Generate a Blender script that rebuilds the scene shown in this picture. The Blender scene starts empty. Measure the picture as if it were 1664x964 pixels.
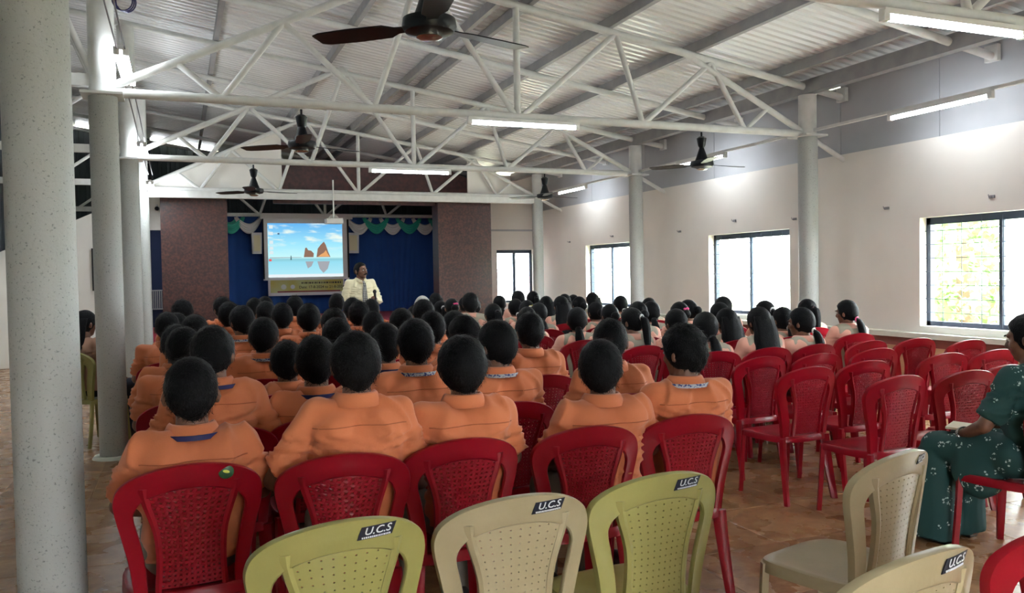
import bpy, math, random
import numpy as np
from mathutils import Matrix, Vector, noise as mnoise
from mathutils.bvhtree import BVHTree

rnd = random.Random(7)
PI = math.pi
scn = bpy.context.scene
COL = scn.collection

# ------------------------------------------------------------------ camera
cam_d = bpy.data.cameras.new('camera'); cam = bpy.data.objects.new('camera', cam_d); COL.objects.link(cam)
cam_d.sensor_width = 36.0; cam_d.sensor_fit = 'HORIZONTAL'; cam_d.lens = 1336 / 1664 * 36.0
cam_d.clip_start = 0.05; cam_d.clip_end = 300
cam.matrix_world = Matrix(((0.92650238, 0.02726037, -0.37530015, 0.0),
                           (-0.37585962, 0.0194171, -0.92647316, 0.0),
                           (-0.01796876, 0.99943977, 0.02823606, 1.5),
                           (0, 0, 0, 1)))
scn.camera = cam

# ------------------------------------------------------------------ world (bright overcast sky) and exposure
world = bpy.data.worlds.new('World'); scn.world = world; world.use_nodes = True
nt = world.node_tree; nt.nodes.clear()
bg = nt.nodes.new('ShaderNodeBackground'); out = nt.nodes.new('ShaderNodeOutputWorld')
bg.inputs[0].default_value = (0.93, 0.97, 1.0, 1); bg.inputs[1].default_value = 24.0
nt.links.new(bg.outputs[0], out.inputs[0])
vs = scn.view_settings
vs.view_transform = 'Standard'; vs.look = 'None'; vs.gamma = 1.0; vs.use_curve_mapping = False
vs.exposure = 0.95

# ------------------------------------------------------------------ materials
def new_mat(name):
    m = bpy.data.materials.new(name); m.use_nodes = True
    return m, m.node_tree, m.node_tree.nodes['Principled BSDF']
def node(t, kind, **kw):
    n = t.nodes.new(kind)
    for k, v in kw.items():
        if k.startswith('i_'):
            n.inputs[int(k[2:])].default_value = v
        else:
            setattr(n, k, v)
    return n
def mat(name, c, rough=0.6, metal=0.0, c2=None, scale=8.0, bump=0.0, bscale=None, stretch=None, spec=0.5,
        emit=None, transl=0.0, detail=4.0, lo=0.35, hi=0.65, randv=0.0, sheen=0.0):
    m, t, p = new_mat(name)
    p.inputs['Base Color'].default_value = (*c, 1); p.inputs['Roughness'].default_value = rough
    p.inputs['Metallic'].default_value = metal; p.inputs['Specular IOR Level'].default_value = spec
    if sheen: p.inputs['Sheen Weight'].default_value = sheen
    tc = node(t, 'ShaderNodeTexCoord'); vec = tc.outputs['Object']
    if stretch:
        mp = node(t, 'ShaderNodeMapping'); mp.inputs['Scale'].default_value = stretch
        t.links.new(vec, mp.inputs[0]); vec = mp.outputs[0]
    colour = None
    if c2:
        nz = node(t, 'ShaderNodeTexNoise'); nz.inputs['Scale'].default_value = scale; nz.inputs['Detail'].default_value = detail
        t.links.new(vec, nz.inputs['Vector'])
        rp = node(t, 'ShaderNodeValToRGB'); rp.color_ramp.elements[0].position = lo; rp.color_ramp.elements[1].position = hi
        rp.color_ramp.elements[0].color = (*c, 1); rp.color_ramp.elements[1].color = (*c2, 1)
        t.links.new(nz.outputs[0], rp.inputs[0]); colour = rp.outputs[0]
    if randv:
        oi = node(t, 'ShaderNodeObjectInfo'); mr = node(t, 'ShaderNodeMapRange')
        mr.inputs['To Min'].default_value = 1 - randv; mr.inputs['To Max'].default_value = 1 + randv
        t.links.new(oi.outputs['Random'], mr.inputs['Value'])
        hv = node(t, 'ShaderNodeHueSaturation'); t.links.new(mr.outputs[0], hv.inputs['Value'])
        if colour: t.links.new(colour, hv.inputs['Color'])
        else: hv.inputs['Color'].default_value = (*c, 1)
        colour = hv.outputs[0]
    if colour: t.links.new(colour, p.inputs['Base Color'])
    if bump:
        nb = node(t, 'ShaderNodeTexNoise'); nb.inputs['Scale'].default_value = bscale or scale; nb.inputs['Detail'].default_value = 5
        t.links.new(vec, nb.inputs['Vector'])
        bp = node(t, 'ShaderNodeBump'); bp.inputs['Strength'].default_value = bump; bp.inputs['Distance'].default_value = 0.01
        t.links.new(nb.outputs[0], bp.inputs['Height']); t.links.new(bp.outputs[0], p.inputs['Normal'])
    if emit:
        p.inputs['Emission Color'].default_value = (*emit[:3], 1); p.inputs['Emission Strength'].default_value = emit[3]
    if transl:
        tr = node(t, 'ShaderNodeBsdfTranslucent'); mx = node(t, 'ShaderNodeMixShader'); mx.inputs[0].default_value = transl
        if colour: t.links.new(colour, tr.inputs[0])
        else: tr.inputs[0].default_value = (*c, 1)
        o = t.nodes['Material Output']
        t.links.new(p.outputs[0], mx.inputs[1]); t.links.new(tr.outputs[0], mx.inputs[2]); t.links.new(mx.outputs[0], o.inputs[0])
    return m

M = {}
M['wall'] = mat('white wall paint', (0.87, 0.85, 0.80), 0.85, c2=(0.82, 0.80, 0.76), scale=1.3, bump=0.05, bscale=60)
M['wall_grey'] = mat('grey cladding', (0.47, 0.49, 0.52), 0.55, c2=(0.42, 0.44, 0.47), scale=1.5)
M['peach'] = mat('peach wainscot', (0.66, 0.40, 0.24), 0.45, c2=(0.58, 0.33, 0.19), scale=3)
M['maroon'] = mat('maroon band', (0.22, 0.055, 0.045), 0.5)
M['ledge'] = mat('pale ledge stone', (0.70, 0.74, 0.68), 0.4, c2=(0.62, 0.66, 0.61), scale=6)
M['column'] = mat('speckled column paint', (0.44, 0.46, 0.45), 0.5, c2=(0.22, 0.235, 0.235), scale=95, lo=0.60, hi=0.70, bump=0.12, bscale=70)
M['steel'] = mat('white steel paint', (0.74, 0.75, 0.74), 0.45, c2=(0.66, 0.67, 0.66), scale=9)
M['purlin'] = mat('grey purlin paint', (0.36, 0.36, 0.36), 0.5, c2=(0.30, 0.30, 0.31), scale=6)
M['roof'] = mat('corrugated roof sheet', (0.84, 0.855, 0.86), 0.27, c2=(0.79, 0.805, 0.81), scale=1.4, spec=0.6)
M['slate'] = mat('slate blue sheet', (0.052, 0.066, 0.078), 0.6, c2=(0.042, 0.054, 0.064), scale=2)
M['granite'] = mat('brown granite', (0.032, 0.010, 0.009), 0.4, c2=(0.098, 0.028, 0.021), scale=26, detail=8, lo=0.40, hi=0.70)
M['granite2'] = mat('dark brown panel', (0.045, 0.018, 0.020), 0.5, c2=(0.09, 0.03, 0.032), scale=14, detail=8)
M['blue'] = mat('blue curtain cloth', (0.010, 0.062, 0.27), 0.85, c2=(0.012, 0.072, 0.31), scale=2, sheen=0.2)
M['navy'] = mat('navy cloth', (0.004, 0.012, 0.05), 0.85)
M['green_satin'] = mat('green satin', (0.03, 0.42, 0.31), 0.4)
M['white_satin'] = mat('white satin', (0.82, 0.78, 0.78), 0.4)
M['frame'] = mat('dark window metal', (0.030, 0.045, 0.075), 0.4, metal=0.2)
M['white'] = mat('white plastic', (0.78, 0.78, 0.77), 0.4)
M['black'] = mat('black gloss', (0.006, 0.008, 0.012), 0.4, spec=0.3)
M['blackmat'] = mat('black matt', (0.012, 0.012, 0.013), 0.7)
M['tube'] = mat('lit fluorescent tube', (0.9, 0.95, 1), 0.5, emit=(0.90, 0.96, 1.0, 52.0))
M['tube_dim'] = mat('dimmed fluorescent tube', (0.9, 0.95, 1), 0.5, emit=(0.92, 0.96, 1.0, 26.0))  # same kind of tube, output lowered to soften its glow on the wall
M['wire'] = mat('grey cable', (0.25, 0.25, 0.27), 0.6)
M['cable_blue'] = mat('blue cable', (0.03, 0.03, 0.12), 0.5)
M['carpet'] = mat('pink stage carpet', (0.42, 0.05, 0.09), 0.95, bump=0.3, bscale=200)
M['skin'] = mat('brown skin', (0.20, 0.095, 0.058), 0.5, c2=(0.165, 0.075, 0.045), scale=30)
M['eyewhite'] = mat('eye white', (0.75, 0.72, 0.68), 0.3)
M['hair'] = mat('black hair', (0.0045, 0.0050, 0.0060), 0.5, c2=(0.008, 0.0085, 0.010), scale=120, bump=0.5, bscale=170, spec=0.10)
M['whitehair'] = mat('white knitted cap', (0.66, 0.66, 0.64), 0.9, bump=0.5, bscale=90)
M['grey_trouser'] = mat('grey trousers', (0.20, 0.185, 0.155), 0.85, bump=0.15, bscale=60)
M['cream_trouser'] = mat('beige trousers', (0.42, 0.37, 0.29), 0.85, bump=0.15, bscale=60)
M['dark_trouser'] = mat('dark navy cloth', (0.015, 0.018, 0.03), 0.85, bump=0.15, bscale=60)
M['shoe'] = mat('black shoe', (0.015, 0.014, 0.014), 0.35)
M['beige_vest'] = mat('beige vest', (0.40, 0.365, 0.285), 0.85, bump=0.1, bscale=120, randv=0.08)
M['beige_top'] = mat('pink beige top', (0.42, 0.24, 0.17), 0.85, bump=0.15, bscale=50)
M['cream_shirt'] = mat('cream shirt', (0.86, 0.80, 0.56), 0.75, bump=0.2, bscale=14)
M['lan_navy'] = mat('navy lanyard', (0.012, 0.016, 0.09), 0.5)
M['lan_white'] = mat('blue and white lanyard', (0.45, 0.50, 0.55), 0.5, c2=(0.02, 0.04, 0.22), scale=110, lo=0.5, hi=0.56)
M['pink'] = mat('pink hair band', (0.75, 0.05, 0.22), 0.5)
M['yellow'] = mat('yellow clip', (0.75, 0.62, 0.05), 0.4)
M['bangle'] = mat('silver bangle', (0.6, 0.6, 0.6), 0.25, metal=1.0)
M['paper'] = mat('paper', (0.72, 0.66, 0.52), 0.8)
M['sticker'] = mat('dark sticker', (0.010, 0.014, 0.030), 0.4)
M['letter'] = mat('white print', (0.62, 0.66, 0.70), 0.5)
M['green_sticker'] = mat('green sticker', (0.012, 0.07, 0.02), 0.4)
M['yellow_letter'] = mat('yellow print', (0.5, 0.55, 0.06), 0.5)
M['leaf'] = mat('pale green leaf', (0.16, 0.28, 0.09), 0.5, c2=(0.26, 0.38, 0.16), scale=2.0, transl=0.35)
M['bark'] = mat('bark', (0.16, 0.11, 0.07), 0.9, bump=0.5, bscale=20)
M['ground'] = mat('dry ground', (0.42, 0.37, 0.28), 0.95, c2=(0.28, 0.30, 0.14), scale=0.6)
M['banner'] = mat('yellow banner print', (0.58, 0.46, 0.06), 0.6, c2=(0.55, 0.62, 0.30), scale=1.6)
M['banner_white'] = mat('white banner hem', (0.75, 0.74, 0.78), 0.6)
M['banner_red'] = mat('dark red print', (0.25, 0.03, 0.06), 0.6)
M['banner_dark'] = mat('dark print', (0.04, 0.03, 0.02), 0.6)
M['mic'] = mat('black microphone', (0.01, 0.01, 0.012), 0.3)

def plastic(name, c, transl, c2=None, rough=0.28):
    return mat(name, c, rough, c2=c2, scale=5, transl=transl, spec=0.5, randv=0.06, bump=0.06, bscale=45)
M['red'] = plastic('red chair plastic', (0.42, 0.009, 0.025), 0.38, c2=(0.37, 0.007, 0.020))
M['cream'] = plastic('cream chair plastic', (0.41, 0.345, 0.215), 0.12, c2=(0.36, 0.30, 0.18))
M['olive'] = plastic('yellow green chair plastic', (0.36, 0.335, 0.115), 0.12, c2=(0.31, 0.29, 0.095))

def shirt_mat(name, c, c2):
    m, t, p = new_mat(name)
    p.inputs['Roughness'].default_value = 0.8; p.inputs['Sheen Weight'].default_value = 0.15
    tc = node(t, 'ShaderNodeTexCoord')
    nz = node(t, 'ShaderNodeTexNoise'); nz.inputs['Scale'].default_value = 3.0
    t.links.new(tc.outputs['Object'], nz.inputs['Vector'])
    rp = node(t, 'ShaderNodeValToRGB'); rp.color_ramp.elements[0].position = 0.35; rp.color_ramp.elements[1].position = 0.7
    rp.color_ramp.elements[0].color = (*c, 1); rp.color_ramp.elements[1].color = (*c2, 1)
    t.links.new(nz.outputs[0], rp.inputs[0])
    oi = node(t, 'ShaderNodeObjectInfo'); mr = node(t, 'ShaderNodeMapRange')
    mr.inputs['To Min'].default_value = 0.9; mr.inputs['To Max'].default_value = 1.08
    t.links.new(oi.outputs['Random'], mr.inputs['Value'])
    hv = node(t, 'ShaderNodeHueSaturation'); t.links.new(mr.outputs[0], hv.inputs['Value']); t.links.new(rp.outputs[0], hv.inputs['Color'])
    t.links.new(hv.outputs[0], p.inputs['Base Color'])
    # cloth creases: distorted wave plus fine weave
    mp = node(t, 'ShaderNodeMapping'); mp.inputs['Scale'].default_value = (0.9, 0.9, 2.0); mp.inputs['Rotation'].default_value = (0.2, 0.45, 0.2)
    t.links.new(tc.outputs['Object'], mp.inputs[0])
    n1 = node(t, 'ShaderNodeTexNoise'); n1.inputs['Scale'].default_value = 4.5; n1.inputs['Detail'].default_value = 3; n1.noise_type = 'RIDGED_MULTIFRACTAL'; n1.inputs['Distortion'].default_value = 0.3
    t.links.new(mp.outputs[0], n1.inputs['Vector'])
    n2 = node(t, 'ShaderNodeTexNoise'); n2.inputs['Scale'].default_value = 160.0
    t.links.new(tc.outputs['Object'], n2.inputs['Vector'])
    b1 = node(t, 'ShaderNodeBump'); b1.inputs['Strength'].default_value = 0.45; b1.inputs['Distance'].default_value = 0.012
    b2 = node(t, 'ShaderNodeBump'); b2.inputs['Strength'].default_value = 0.15; b2.inputs['Distance'].default_value = 0.003
    t.links.new(n1.outputs[0], b1.inputs['Height']); t.links.new(n2.outputs[0], b2.inputs['Height'])
    t.links.new(b1.outputs[0], b2.inputs['Normal']); t.links.new(b2.outputs[0], p.inputs['Normal'])
    return m
M['orange'] = shirt_mat('orange shirt cloth', (0.58, 0.165, 0.062), (0.66, 0.205, 0.082))
M['orange_seam'] = mat('orange seam thread', (0.36, 0.095, 0.035), 0.85)
M['peach_seam'] = mat('peach seam thread', (0.60, 0.28, 0.20), 0.85)
M['peach_shirt'] = shirt_mat('peach shirt cloth', (0.78, 0.40, 0.30), (0.84, 0.46, 0.36))

def floor_mat():
    m, t, p = new_mat('brown glazed floor tile')
    p.inputs['Roughness'].default_value = 0.22
    tc = node(t, 'ShaderNodeTexCoord'); oi = node(t, 'ShaderNodeObjectInfo')
    ad = node(t, 'ShaderNodeVectorMath', operation='ADD')
    gm = node(t, 'ShaderNodeNewGeometry')
    n1 = node(t, 'ShaderNodeTexNoise'); n1.inputs['Scale'].default_value = 9.0; n1.inputs['Detail'].default_value = 8; n1.inputs['Roughness'].default_value = 0.7
    t.links.new(gm.outputs['Position'], n1.inputs['Vector'])
    rp = node(t, 'ShaderNodeValToRGB')
    e = rp.color_ramp.elements
    e[0].position = 0.30; e[0].color = (0.22, 0.105, 0.048, 1); e[1].position = 0.72; e[1].color = (0.46, 0.28, 0.145, 1)
    k = e.new(0.52); k.color = (0.33, 0.175, 0.082, 1)
    t.links.new(n1.outputs[0], rp.inputs[0])
    mr = node(t, 'ShaderNodeMapRange'); mr.inputs['To Min'].default_value = 0.86; mr.inputs['To Max'].default_value = 1.14
    t.links.new(oi.outputs['Random'], mr.inputs['Value'])
    hv = node(t, 'ShaderNodeHueSaturation'); t.links.new(mr.outputs[0], hv.inputs['Value']); t.links.new(rp.outputs[0], hv.inputs['Color'])
    t.links.new(hv.outputs[0], p.inputs['Base Color'])
    n2 = node(t, 'ShaderNodeTexNoise'); n2.inputs['Scale'].default_value = 4.0; n2.inputs['Detail'].default_value = 4
    t.links.new(gm.outputs['Position'], n2.inputs['Vector'])
    r2 = node(t, 'ShaderNodeMapRange'); r2.inputs['To Min'].default_value = 0.14; r2.inputs['To Max'].default_value = 0.42
    t.links.new(n2.outputs[0], r2.inputs['Value']); t.links.new(r2.outputs[0], p.inputs['Roughness'])
    return m
M['floor'] = floor_mat()
M['grout'] = mat('floor joint', (0.12, 0.08, 0.05), 0.8)

def dress_mat():
    m, t, p = new_mat('dark green cloth with white flowers')
    p.inputs['Roughness'].default_value = 0.8
    tc = node(t, 'ShaderNodeTexCoord')
    vo = node(t, 'ShaderNodeTexVoronoi'); vo.inputs['Scale'].default_value = 17.0
    t.links.new(tc.outputs['Object'], vo.inputs['Vector'])
    # ring of petals around each cell centre
    mr = node(t, 'ShaderNodeMath', operation='COMPARE'); mr.inputs[1].default_value = 0.27; mr.inputs[2].default_value = 0.085
    t.links.new(vo.outputs['Distance'], mr.inputs[0])
    v2 = node(t, 'ShaderNodeTexVoronoi'); v2.inputs['Scale'].default_value = 75.0
    t.links.new(tc.outputs['Object'], v2.inputs['Vector'])
    lt = node(t, 'ShaderNodeMath', operation='LESS_THAN'); lt.inputs[1].default_value = 0.42
    t.links.new(v2.outputs['Distance'], lt.inputs[0])
    sp = node(t, 'ShaderNodeSeparateColor'); t.links.new(vo.outputs['Color'], sp.inputs[0])
    gt = node(t, 'ShaderNodeMath', operation='GREATER_THAN'); gt.inputs[1].default_value = 0.32
    t.links.new(sp.outputs[0], gt.inputs[0])
    a = node(t, 'ShaderNodeMath', operation='MULTIPLY'); b = node(t, 'ShaderNodeMath', operation='MULTIPLY')
    t.links.new(mr.outputs[0], a.inputs[0]); t.links.new(lt.outputs[0], a.inputs[1])
    t.links.new(a.outputs[0], b.inputs[0]); t.links.new(gt.outputs[0], b.inputs[1])
    mx = node(t, 'ShaderNodeMix', data_type='RGBA')
    mx.inputs[6].default_value = (0.008, 0.050, 0.048, 1); mx.inputs[7].default_value = (0.45, 0.55, 0.52, 1)
    t.links.new(b.outputs[0], mx.inputs[0]); t.links.new(mx.outputs[2], p.inputs['Base Color'])
    return m
M['dress'] = dress_mat()
def tie_mat():
    m, t, p = new_mat('checked tie')
    p.inputs['Roughness'].default_value = 0.5
    tc = node(t, 'ShaderNodeTexCoord'); ch = node(t, 'ShaderNodeTexChecker')
    ch.inputs['Scale'].default_value = 55; ch.inputs[1].default_value = (0.02, 0.02, 0.025, 1); ch.inputs[2].default_value = (0.45, 0.45, 0.42, 1)
    mp = node(t, 'ShaderNodeMapping'); mp.inputs['Rotation'].default_value = (0, 0.785, 0)
    t.links.new(tc.outputs['Object'], mp.inputs[0]); t.links.new(mp.outputs[0], ch.inputs[0]); t.links.new(ch.outputs[0], p.inputs['Base Color'])
    return m
M['tie'] = tie_mat()
def glass_mat(name, c, rough, alpha):
    m, t, p = new_mat(name)
    tr = node(t, 'ShaderNodeBsdfTransparent'); gl = node(t, 'ShaderNodeBsdfGlossy'); gl.inputs['Roughness'].default_value = rough
    tr.inputs[0].default_value = (*c, 1)
    df = node(t, 'ShaderNodeBsdfTranslucent'); df.inputs[0].default_value = (0.9, 0.95, 0.95, 1)
    m1 = node(t, 'ShaderNodeMixShader'); m1.inputs[0].default_value = alpha
    m2 = node(t, 'ShaderNodeMixShader'); m2.inputs[0].default_value = 0.06
    t.links.new(tr.outputs[0], m1.inputs[1]); t.links.new(df.outputs[0], m1.inputs[2])
    t.links.new(m1.outputs[0], m2.inputs[1]); t.links.new(gl.outputs[0], m2.inputs[2])
    t.links.new(m2.outputs[0], t.nodes['Material Output'].inputs[0])
    return m
M['glass'] = glass_mat('clear window glass', (0.96, 0.98, 0.98), 0.02, 0.0)
M['frost'] = glass_mat('hazy window glass', (0.95, 0.98, 1.0), 0.1, 0.55)

# ------------------------------------------------------------------ mesh building
class MB:
    def __init__(s): s.v = []; s.f = []; s.m = []
    def add(s, v, f, mi=0):
        k = len(s.v); s.v += [tuple(map(float, p)) for p in v]; s.f += [tuple(i + k for i in q) for q in f]; s.m += [mi] * len(f); return s
    def box(s, c, d, R=None, mi=0):
        c = Vector(c); h = Vector(d) / 2
        v = [Vector((x * h.x, y * h.y, z * h.z)) for x in (-1, 1) for y in (-1, 1) for z in (-1, 1)]
        if R: v = [R @ p for p in v]
        return s.add([c + p for p in v], [(0, 1, 3, 2), (4, 6, 7, 5), (0, 4, 5, 1), (2, 3, 7, 6), (0, 2, 6, 4), (1, 5, 7, 3)], mi)
    def ell(s, c, r, R=None, nu=18, nv=12, mi=0):
        v = []; c = Vector(c)
        for i in range(1, nv):
            th = PI * i / nv
            for j in range(nu):
                a = 2 * PI * j / nu
                p = Vector((r[0] * math.sin(th) * math.cos(a), r[1] * math.sin(th) * math.sin(a), r[2] * math.cos(th)))
                v.append(c + (R @ p if R else p))
        top = Vector((0, 0, r[2])); n = len(v)
        v += [c + (R @ top if R else top), c - (R @ top if R else top)]
        f = []
        for i in range(nv - 2):
            for j in range(nu):
                j2 = (j + 1) % nu
                f.append((i * nu + j, (i + 1) * nu + j, (i + 1) * nu + j2, i * nu + j2))
        for j in range(nu):
            f.append((n, j, (j + 1) % nu)); f.append((n + 1, (nv - 2) * nu + (j + 1) % nu, (nv - 2) * nu + j))
        return s.add(v, f, mi)
    def loft(s, rings, cap=True, mi=0, closed=True):
        n = len(rings[0]); v = [p for r in rings for p in r]; f = []
        for i in range(len(rings) - 1):
            for j in range(n if closed else n - 1):
                j2 = (j + 1) % n
                f.append((i * n + j, i * n + j2, (i + 1) * n + j2, (i + 1) * n + j))
        if cap:
            f.append(tuple(range(n - 1, -1, -1))); f.append(tuple((len(rings) - 1) * n + j for j in range(n)))
        return s.add(v, f, mi)
    def ring(s, c, d, rx, ry=None, n=14, up=None):
        c = Vector(c); d = Vector(d).normalized(); ry = ry or rx
        u = Vector(up) if up else (Vector((0, 0, 1)) if abs(d.z) < 0.9 else Vector((0, 1, 0)))
        a = d.cross(u).normalized(); b = a.cross(d)
        return [c + a * rx * math.cos(2 * PI * k / n) + b * ry * math.sin(2 * PI * k / n) for k in range(n)]
    def cone(s, p0, p1, r0, r1=None, n=14, mi=0):
        r1 = r0 if r1 is None else r1; d = Vector(p1) - Vector(p0)
        return s.loft([s.ring(p0, d, r0, n=n), s.ring(p1, d, r1, n=n)], mi=mi)
    def path(s, pts, rads, n=8, mi=0):
        pts = [Vector(p) for p in pts]; R = []
        if not hasattr(rads, '__len__'): rads = [rads] * len(pts)
        for i, p in enumerate(pts):
            d = (pts[min(i + 1, len(pts) - 1)] - pts[max(i - 1, 0)])
            R.append(s.ring(p, d, rads[i], n=n))
        return s.loft(R, mi=mi)
    def limb(s, pts, rads, n=14):
        for i, (p, r) in enumerate(zip(pts, rads)):
            s.ell(p, (r, r, r), nu=n, nv=8)
            if i: s.cone(pts[i - 1], p, rads[i - 1], r, n=n)
        return s
    def mesh(s, name, mats, smooth=True, angle=40):
        me = bpy.data.meshes.new(name); me.from_pydata(s.v, [], s.f)
        for m in (mats if isinstance(mats, (list, tuple)) else [mats]): me.materials.append(m)
        if any(s.m): me.polygons.foreach_set('material_index', s.m)
        if smooth:
            me.polygons.foreach_set('use_smooth', [True] * len(me.polygons))
            if angle: me.set_sharp_from_angle(angle=math.radians(angle))
        me.update(); return me
    def build(s, name, mats, parent=None, smooth=True, angle=40, loc=None):
        return link(name, s.mesh(name, mats, smooth, angle), parent, loc)

def link(name, me, parent=None, loc=None, rot=None):
    o = bpy.data.objects.new(name, me); COL.objects.link(o)
    if parent: o.parent = parent
    if loc is not None: o.location = loc
    if rot is not None: o.rotation_euler = rot
    return o
def tag(o, label=None, cat=None, group=None, kind=None):
    if label: o['label'] = label
    if cat: o['category'] = cat
    if group: o['group'] = group
    if kind: o['kind'] = kind
    return o
def thing(name, label, cat, loc=(0, 0, 0), rz=0, group=None):
    o = bpy.data.objects.new(name, None); COL.objects.link(o); o.location = loc; o.rotation_euler = (0, 0, rz)
    o.empty_display_size = 0.1
    return tag(o, label, cat, group)
def struct(name, mb, m, parent=None, smooth=False):
    o = mb.build(name, m, parent, smooth=smooth)
    if not parent: o['kind'] = 'structure'
    return o
def remesh(mb, voxel, it=6, fac=0.5, disp=()):
    me = mb.mesh('tmp', [], smooth=False); o = bpy.data.objects.new('tmp', me); COL.objects.link(o)
    r = o.modifiers.new('r', 'REMESH'); r.mode = 'VOXEL'; r.voxel_size = voxel
    if it:
        sm = o.modifiers.new('s', 'SMOOTH'); sm.factor = fac; sm.iterations = it
    dg = bpy.context.evaluated_depsgraph_get()
    res = bpy.data.meshes.new_from_object(o.evaluated_get(dg), depsgraph=dg)
    bpy.data.objects.remove(o); bpy.data.meshes.remove(me)
    if disp:
        n = len(res.vertices); co = np.empty(n * 3); res.vertices.foreach_get('co', co); co = co.reshape(-1, 3)
        nr = np.empty(n * 3); res.vertices.foreach_get('normal', nr); nr = nr.reshape(-1, 3)
        d = np.zeros(n)
        for (sc, amp, seed, st) in disp:
            q = co * np.array(st) * sc + seed
            d += amp * np.array([mnoise.noise(Vector(p)) for p in q])
        res.vertices.foreach_set('co', (co + nr * d[:, None]).ravel())
    res.polygons.foreach_set('use_smooth', [True] * len(res.polygons)); res.update()
    return res
def with_mats(me, name, mats):
    me.name = name; me.materials.clear()
    for m in mats: me.materials.append(m)
    return me
def append_mesh(me, mb, mi):
    """joins extra geometry (its faces take material slot mi) to a mesh"""
    k = len(me.vertices); n = len(me.polygons)
    v = np.empty(k * 3); me.vertices.foreach_get('co', v)
    faces = [tuple(p.vertices) for p in me.polygons]
    new = bpy.data.meshes.new(me.name)
    new.from_pydata(v.reshape(-1, 3).tolist() + mb.v, [], faces + [tuple(i + k for i in f) for f in mb.f])
    new.polygons.foreach_set('material_index', [0] * n + [mi] * len(mb.f))
    new.polygons.foreach_set('use_smooth', [True] * len(new.polygons)); new.update()
    bpy.data.meshes.remove(me); return new
def text_mesh(txt, size, m, depth=0.0005, shear=0.0):
    cu = bpy.data.curves.new('txt', 'FONT'); cu.body = txt; cu.size = size; cu.align_x = 'CENTER'; cu.align_y = 'CENTER'
    cu.extrude = depth; cu.shear = shear; cu.resolution_u = 3; cu.offset = size * 0.012
    o = bpy.data.objects.new('txt', cu); COL.objects.link(o)
    dg = bpy.context.evaluated_depsgraph_get(); me = bpy.data.meshes.new_from_object(o.evaluated_get(dg), depsgraph=dg)
    bpy.data.objects.remove(o); me.materials.clear(); me.materials.append(m); return me
ORD = ['', 'first', 'second', 'third', 'fourth', 'fifth', 'sixth', 'seventh', 'eighth', 'ninth', 'tenth', 'eleventh', 'twelfth', 'thirteenth', 'fourteenth']
def sstep(a, b, x):
    t = min(1, max(0, (x - a) / (b - a))); return t * t * (3 - 2 * t)

# ================================================================== the setting
XL, XR, WR, WL = -0.546, 6.92, 7.46, -2.9
Y0, YE, YB = -1.5, 22.0, 16.9
TY = [3.77, 7.71, 11.65, 15.6, 19.5]
def zr(x): return 4.36 - 0.155 * (x - 3.18)

g = MB().box((3, 12, -0.36), (90, 90, 0.1)); struct('ground', g, M['ground'])
fl = MB().box(((WL + WR) / 2, (Y0 + YE) / 2, -0.104), (WR - WL + 0.3, YE - Y0, 0.2)); floor = struct('floor', fl, M['floor'])
# glazed tiles of the nearer floor, one object each
tb = MB(); h = 0.2985
tb.loft([[(-h, -h, -0.004), (h, -h, -0.004), (h, h, -0.004), (-h, h, -0.004)],
         [(-h, -h, -0.001), (h, -h, -0.001), (h, h, -0.001), (-h, h, -0.001)],
         [(-h + .002, -h + .002, 0), (h - .002, -h + .002, 0), (h - .002, h - .002, 0), (-h + .002, h - .002, 0)]])
tile_me = tb.mesh('tile', M['floor'], smooth=False)
for i in range(16):
    for j in range(13):
        link('tile', tile_me, floor, (-2.4 + 0.6 * i + 0.3, 1.2 + 0.6 * j + 0.3, 0))

# roof: corrugated sheets running down the slope
ceil = bpy.data.objects.new('ceiling', None); COL.objects.link(ceil); ceil['kind'] = 'structure'
prof = []
for k in range(8):
    y = k * 0.125
    prof += [(y, 0.0), (y + 0.05, 0.0), (y + 0.07, 0.028), (y + 0.105, 0.028)]
prof.append((1.0, 0.0))
sb = MB(); n = len(prof)
x0, x1 = -3.05, 7.72
vv = [(x0, y, zr(x0) + z) for y, z in prof] + [(x1, y, zr(x1) + z) for y, z in prof]
sb.add(vv, [(i, i + 1, n + i + 1, n + i) for i in range(n - 1)])
sheet_me = sb.mesh('roof_sheet', M['roof'], smooth=False)
y = Y0
while y < YE + 0.5:
    link('roof_sheet', sheet_me, ceil, (0, y, 0)); y += 1.0

# right wall with its window openings
WINS = [(0.85, 2.68), (4.78, 6.61), (8.66, 10.44), (12.68, 14.50)]
ZS, ZT = 0.85, 2.02
wb = MB(); th = 0.2
def wallbox(mb, xa, xb, ya, yb, za, zb): mb.box(((xa + xb) / 2, (ya + yb) / 2, (za + zb) / 2), (abs(xb - xa), abs(yb - ya), abs(zb - za)))
edges = [Y0] + [e for w in WINS for e in w] + [YB + 0.2]
wallbox(wb, WR, WR + th, Y0, YB + 0.2, 0.78, ZS); wallbox(wb, WR, WR + th, Y0, YB + 0.2, ZT, 2.86)
for i in range(0, len(edges), 2): wallbox(wb, WR, WR + th, edges[i], edges[i + 1], ZS, ZT)
wall_r = struct('wall_right', wb, M['wall'])
lb = MB(); wallbox(lb, WR, WR + th, Y0, YB + 0.2, -0.2, 0.66); lb.build('wainscot', M['peach'], wall_r, smooth=False)
lb = MB(); wallbox(lb, WR - 0.012, WR + th, Y0, YB, 0.62, 0.72); struct('trim_1', lb, M['maroon'])
lb = MB(); wallbox(lb, WR - 0.10, WR + 0.05, Y0, YB, 0.72, 0.775); struct('trim_2', lb, M['ledge'])
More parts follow.
